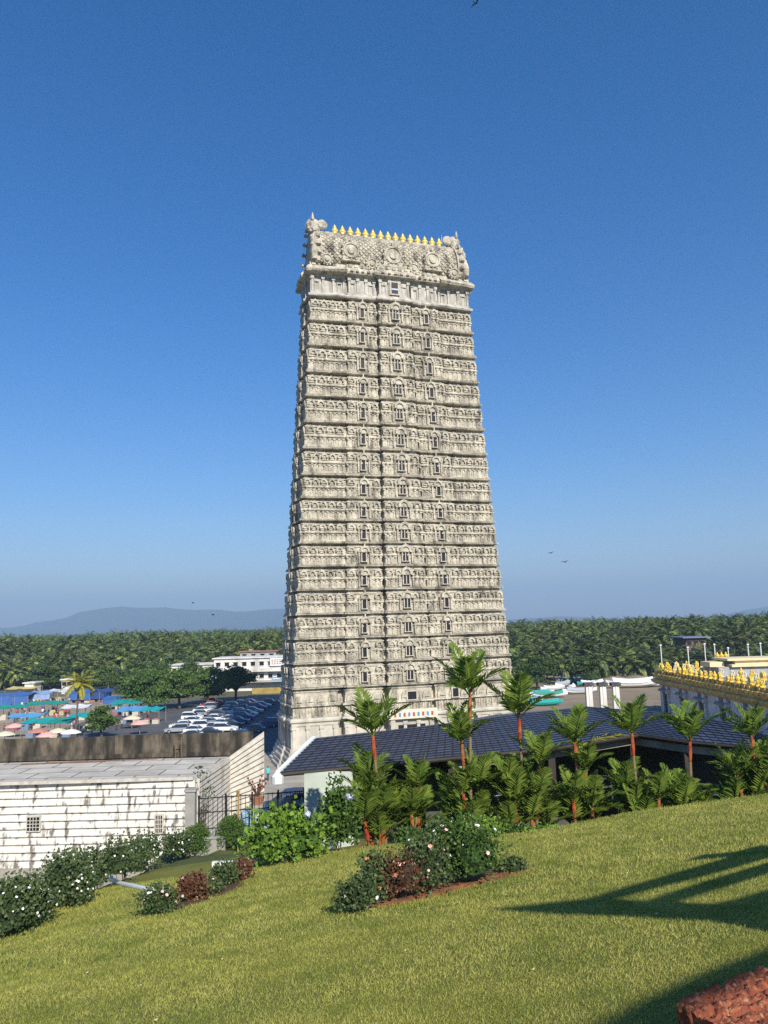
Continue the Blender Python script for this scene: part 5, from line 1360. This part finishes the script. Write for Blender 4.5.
# the rest of the grove, too many and too far to tell apart: one mesh
lo = [np.array(coco_mesh(s, 13, 4.8, False).v) for s in (21, 22, 23)]
lof = [coco_mesh(s, 13, 4.8, False).f for s in (21, 22, 23)]
VV = []; LI = []; LS = []; nv = 0; nl = 0
for (Y, X, pxx) in far:
    k = rr.randrange(3); v = lo[k]*rr.uniform(.9,1.25); a = rr.uniform(0, 6.28); R_ = np.array([[math.cos(a), math.sin(a), 0], [-math.sin(a), math.cos(a), 0], [0,0,1]])
    v = v@R_ + np.array([X, Y, (rr.uniform(8.5, 14.5)+(2.2 if rr.random() < .12 else 0))+(Y-500)*.001]); VV.append(v)
    for f in lof[k]:
        LS.append(nl); LI += [nv+q_ for q_ in f]; nl += len(f)
    nv += len(v)
me = bpy.data.meshes.new('palm_forest'); VV = np.concatenate(VV); me.vertices.add(nv); me.vertices.foreach_set('co', VV.ravel())
me.loops.add(nl); me.loops.foreach_set('vertex_index', np.array(LI, dtype=np.int32)); me.polygons.add(len(LS)); me.polygons.foreach_set('loop_start', np.array(LS, dtype=np.int32))
me.materials.append(far_leaf); me.update(calc_edges=True)
tag(link('palm_forest', me), 'endless dark green coconut forest reaching to the hills', kind='stuff')
b = MB(); 
for j, Y in enumerate(range(260, 1000, 20)):
    pass
gf = MB(); gf.add([(-900,262,.02),(-60,262,.02),(-60,1300,.02),(-900,1300,.02)], [(0,1,2,3)]); gf.add([(14,262,.02),(900,262,.02),(900,1300,.02),(14,1300,.02)], [(0,1,2,3)])
tag(gf.build('forest_floor', mat('forest_floor_m', (.02,.03,.012), (.035,.045,.02), .95, .1)), kind='structure')

# ------------------------------------------------------------------ laterite wall at the lower right
lat = mat('laterite', (.34,.10,.045), (.15,.045,.025), .95, 14, 1.0, 40, island=None, bdist=.02,
          extra=lambda N, L, mp, out, b: (lambda v: mixc(N, L, v, out, (.50,.25,.13)))((lambda nz, mr: (L.new(mp.outputs[0], nz.inputs['Vector']), L.new(nz.outputs[0], mr.inputs[0]), mr.outputs[0])[2])(
              (lambda n_: (setattr(n_.inputs['Scale'], 'default_value', 25), n_)[1])(N.new('ShaderNodeTexNoise')),
              (lambda n_: (setattr(n_.inputs[1], 'default_value', .55), setattr(n_.inputs[2], 'default_value', .72), n_)[2])(N.new('ShaderNodeMapRange')))))
c0 = on_lawn(677, 1024); ZL = lawn_z(c0.x, c0.y)+.55
Pc = on(676, 1001, ZL); Pb = on(770, 963, ZL); Pf = on(716, 1026, ZL)
e1 = (Pb-Pc).normalized(); e2 = (Pf-Pc).normalized()
m = MB(); nu, nv_ = 300, 150; LU, LV = 3.4, 1.1
def latd(p): 
    q = noise.noise(p*7)*.5+noise.noise(p*50)*.25; v_ = noise.voronoi(p*17)[0][0]; v2 = noise.voronoi(p*38+Vector((4,1,0)))[0][0]
    return q*.03 + .045*(.55-v_*1.1) + .016*(.5-v2)
grid = {}
V = []; F = []
for j in range(nv_+1):
    for i in range(nu+1):
        u, v = LU*i/nu, LV*j/nv_; p = Pc+e1*u+e2*v; dz = latd(p)
        p = Vector((p.x, p.y, p.z+dz-.0)); V.append(p)
for j in range(nv_):
    for i in range(nu):
        a = j*(nu+1)+i; F.append((a, a+1, a+nu+2, a+nu+1))
m.add(V, F)
def skirt(idx, nrm):
    K = 22; base = len(m.v); n = len(idx)
    for k in range(K+1):
        for i in idx:
            p = Vector(m.v[i]); z = p.z-.75*k/K; q = Vector((p.x, p.y, z)); d = latd(q*1.1+Vector((3,1,2)))*(1 if k else 0)
            m.v.append((q.x+nrm.x*d, q.y+nrm.y*d, z))
    for k in range(K):
        for i in range(n-1):
            a = base+k*n+i; m.f.append([a, a+1, a+n+1, a+n]); m.m.append(0)
skirt([j*(nu+1) for j in range(nv_+1)], -e1); skirt([i for i in range(nu+1)], -e2); skirt([nv_*(nu+1)+i for i in range(nu+1)], e2)
tag(m.build('laterite_wall', lat), 'rough red laterite stone wall end at the lower right corner of the lawn', 'wall')

# ------------------------------------------------------------------ canopy frame beside the viewer, outside the picture, whose shadow lies on the lawn
SUN_AZ, SUN_EL = math.radians(159), math.radians(35)
KX = 6.0
fr = tag(empty('shadow_blocker', (KX, 2.5, lawn_z(KX, 2.5))), 'dark canopy frame with slanting struts beside the lawn, casting the long barred shadow', 'shadow blocker')
def lift(px, py):  # traces a shadow outline on the lawn back towards the sun
    p = on_lawn(px, py); s_ = (KX-p.x)/math.sin(SUN_AZ)
    return Vector((0, p.y+math.cos(SUN_AZ)*s_-2.5, p.z+s_*math.tan(SUN_EL)-fr.location.z))
for nm, poly in (('wall_shadow_blocker', [(560,1036),(583,1026),(640,998),(697,974),(768,950),(795,940),(800,962),(768,977),(697,1002),(640,1026),(600,1046)]),('band_blocker', [(484,912),(534,907),(584,902),(639,904),(704,906),(734,902),(784,892),(790,944),(768,935),(740,928),(709,922),(634,919),(559,917)]),
        ('bar_blocker', [(584,902),(694,867),(785,841),(785,853),(768,857),(700,877),(604,905)]),
        ('bar_blocker', [(639,905),(704,882),(785,857),(785,868),(768,872),(710,892),(668,907)]),
        ('bar_blocker', [(700,908),(734,900),(784,885),(784,895),(768,899),(730,910)]),
        ('patch_blocker', [(684,861),(700,855),(730,853),(760,846),(760,849),(730,857)])):
    P = [lift(*q_) for q_ in poly]; m = MB(); m.rings([P, [p+Vector((.06,0,0)) for p in P]]); reg(fr, m.build(nm, dkwood, fr))
p1 = lift(786, 915); m = MB(); m.tube([(.03, p1.y, -.3), (.03, p1.y, p1.z)], .07, 8); reg(fr, m.build('post', dkwood, fr))  # support added so the unseen blocker reaches the ground

# ------------------------------------------------------------------ birds
bm_ = mat('bird_dark', (.03,.03,.03), None, .7)
for x, y, d, s, lab in ((476,3,60,.5,'tiny dark bird high in the sky near the top of the picture'),(551,553,120,.6,'dark bird above and left of another right of the tower'),(565,562,115,.7,'dark bird below and right of its companion right of the tower'),
                    (193,603,150,.6,'dark speck of a bird over the hills left of the tower'),(213,615,150,.7,'dark bird just above the hill crest left of the tower')):
    m = MB(); m.lathe([(.01,-.25),(.07,-.1),(.08,.05),(.03,.2),(.01,.28)], n=6)
    V0 = [Vector(v) for v in m.v]; m.v = [(v.z, v.y, v.x*.8) for v in V0]
    for sg_ in (-1, 1): m.rings([[(.08,sg_*.05,.02),(-.08,sg_*.05,.02),(-.08,sg_*.05,.0),(.08,sg_*.05,0)],[(.10,sg_*.4,.16),(-.06,sg_*.4,.16),(-.06,sg_*.4,.145),(.1,sg_*.4,.145)],[(-.02,sg_*.8,.05),(-.08,sg_*.8,.05),(-.08,sg_*.8,.045),(-.02,sg_*.8,.045)]])
    m.add([(-.2,-.03,0),(-.42,-.09,0),(-.42,.09,0),(-.2,.03,0)], [(0,1,2,3)])
    o = m.build('bird', bm_, loc=at(x, y, d), rot=.5); o.scale = (s*1.6,)*3; tag(o, lab, 'bird')

# ------------------------------------------------------------------ light, sky, camera
SUN_AZ, SUN_EL = math.radians(159), math.radians(35)
sv = Vector((math.sin(SUN_AZ)*math.cos(SUN_EL), math.cos(SUN_AZ)*math.cos(SUN_EL), math.sin(SUN_EL)))
sl = bpy.data.lights.new('sun', 'SUN'); sl.energy = 5.0; sl.angle = math.radians(.53); sl.color = (1, .94, .84)
so = bpy.data.objects.new('sun', sl); COL.objects.link(so); so.rotation_euler = sv.to_track_quat('Z','Y').to_euler()
wd = bpy.data.worlds.new('World'); S.world = wd; wd.use_nodes = True; N, L = wd.node_tree.nodes, wd.node_tree.links
sk = N.new('ShaderNodeTexSky'); sk.sky_type = 'NISHITA'; sk.sun_disc = False; sk.sun_elevation = SUN_EL; sk.sun_rotation = SUN_AZ
sk.air_density = 1.2; sk.dust_density = .3; sk.ozone_density = 4.0; sk.altitude = 0
hs = N.new('ShaderNodeHueSaturation'); hs.inputs['Saturation'].default_value = 1.4; hs.inputs['Value'].default_value = 1.0
L.new(sk.outputs[0], hs.inputs['Color']); L.new(mixc(N, L, 1.0, hs.outputs[0], (.96,.97,1.17), 'MULTIPLY'), N['Background'].inputs[0]); N['Background'].inputs[1].default_value = .082
cam = bpy.data.cameras.new('camera'); co = bpy.data.objects.new('camera', cam); COL.objects.link(co); S.camera = co
cam.sensor_fit = 'VERTICAL'; cam.sensor_height = 24; cam.lens = FPX/1024*24; cam.clip_start = .1; cam.clip_end = 40000
co.matrix_world = Matrix(((cR.x, cU.x, -cF.x, 0), (cR.y, cU.y, -cF.y, 0), (cR.z, cU.z, -cF.z, EYE), (0,0,0,1)))
S.view_settings.view_transform = 'Standard'; S.view_settings.look = 'None'; S.view_settings.exposure = .45; S.view_settings.gamma = 1
S.cycles.use_denoising = False; S.cycles.use_adaptive_sampling = False; S.cycles.max_bounces = 5; S.cycles.diffuse_bounces = 3; S.cycles.glossy_bounces = 2; S.cycles.transmission_bounces = 3; S.cycles.volume_bounces = 0
S.cycles.transparent_max_bounces = 6; S.cycles.caustics_reflective = False; S.cycles.caustics_refractive = False; S.cycles.sample_clamp_indirect = 6
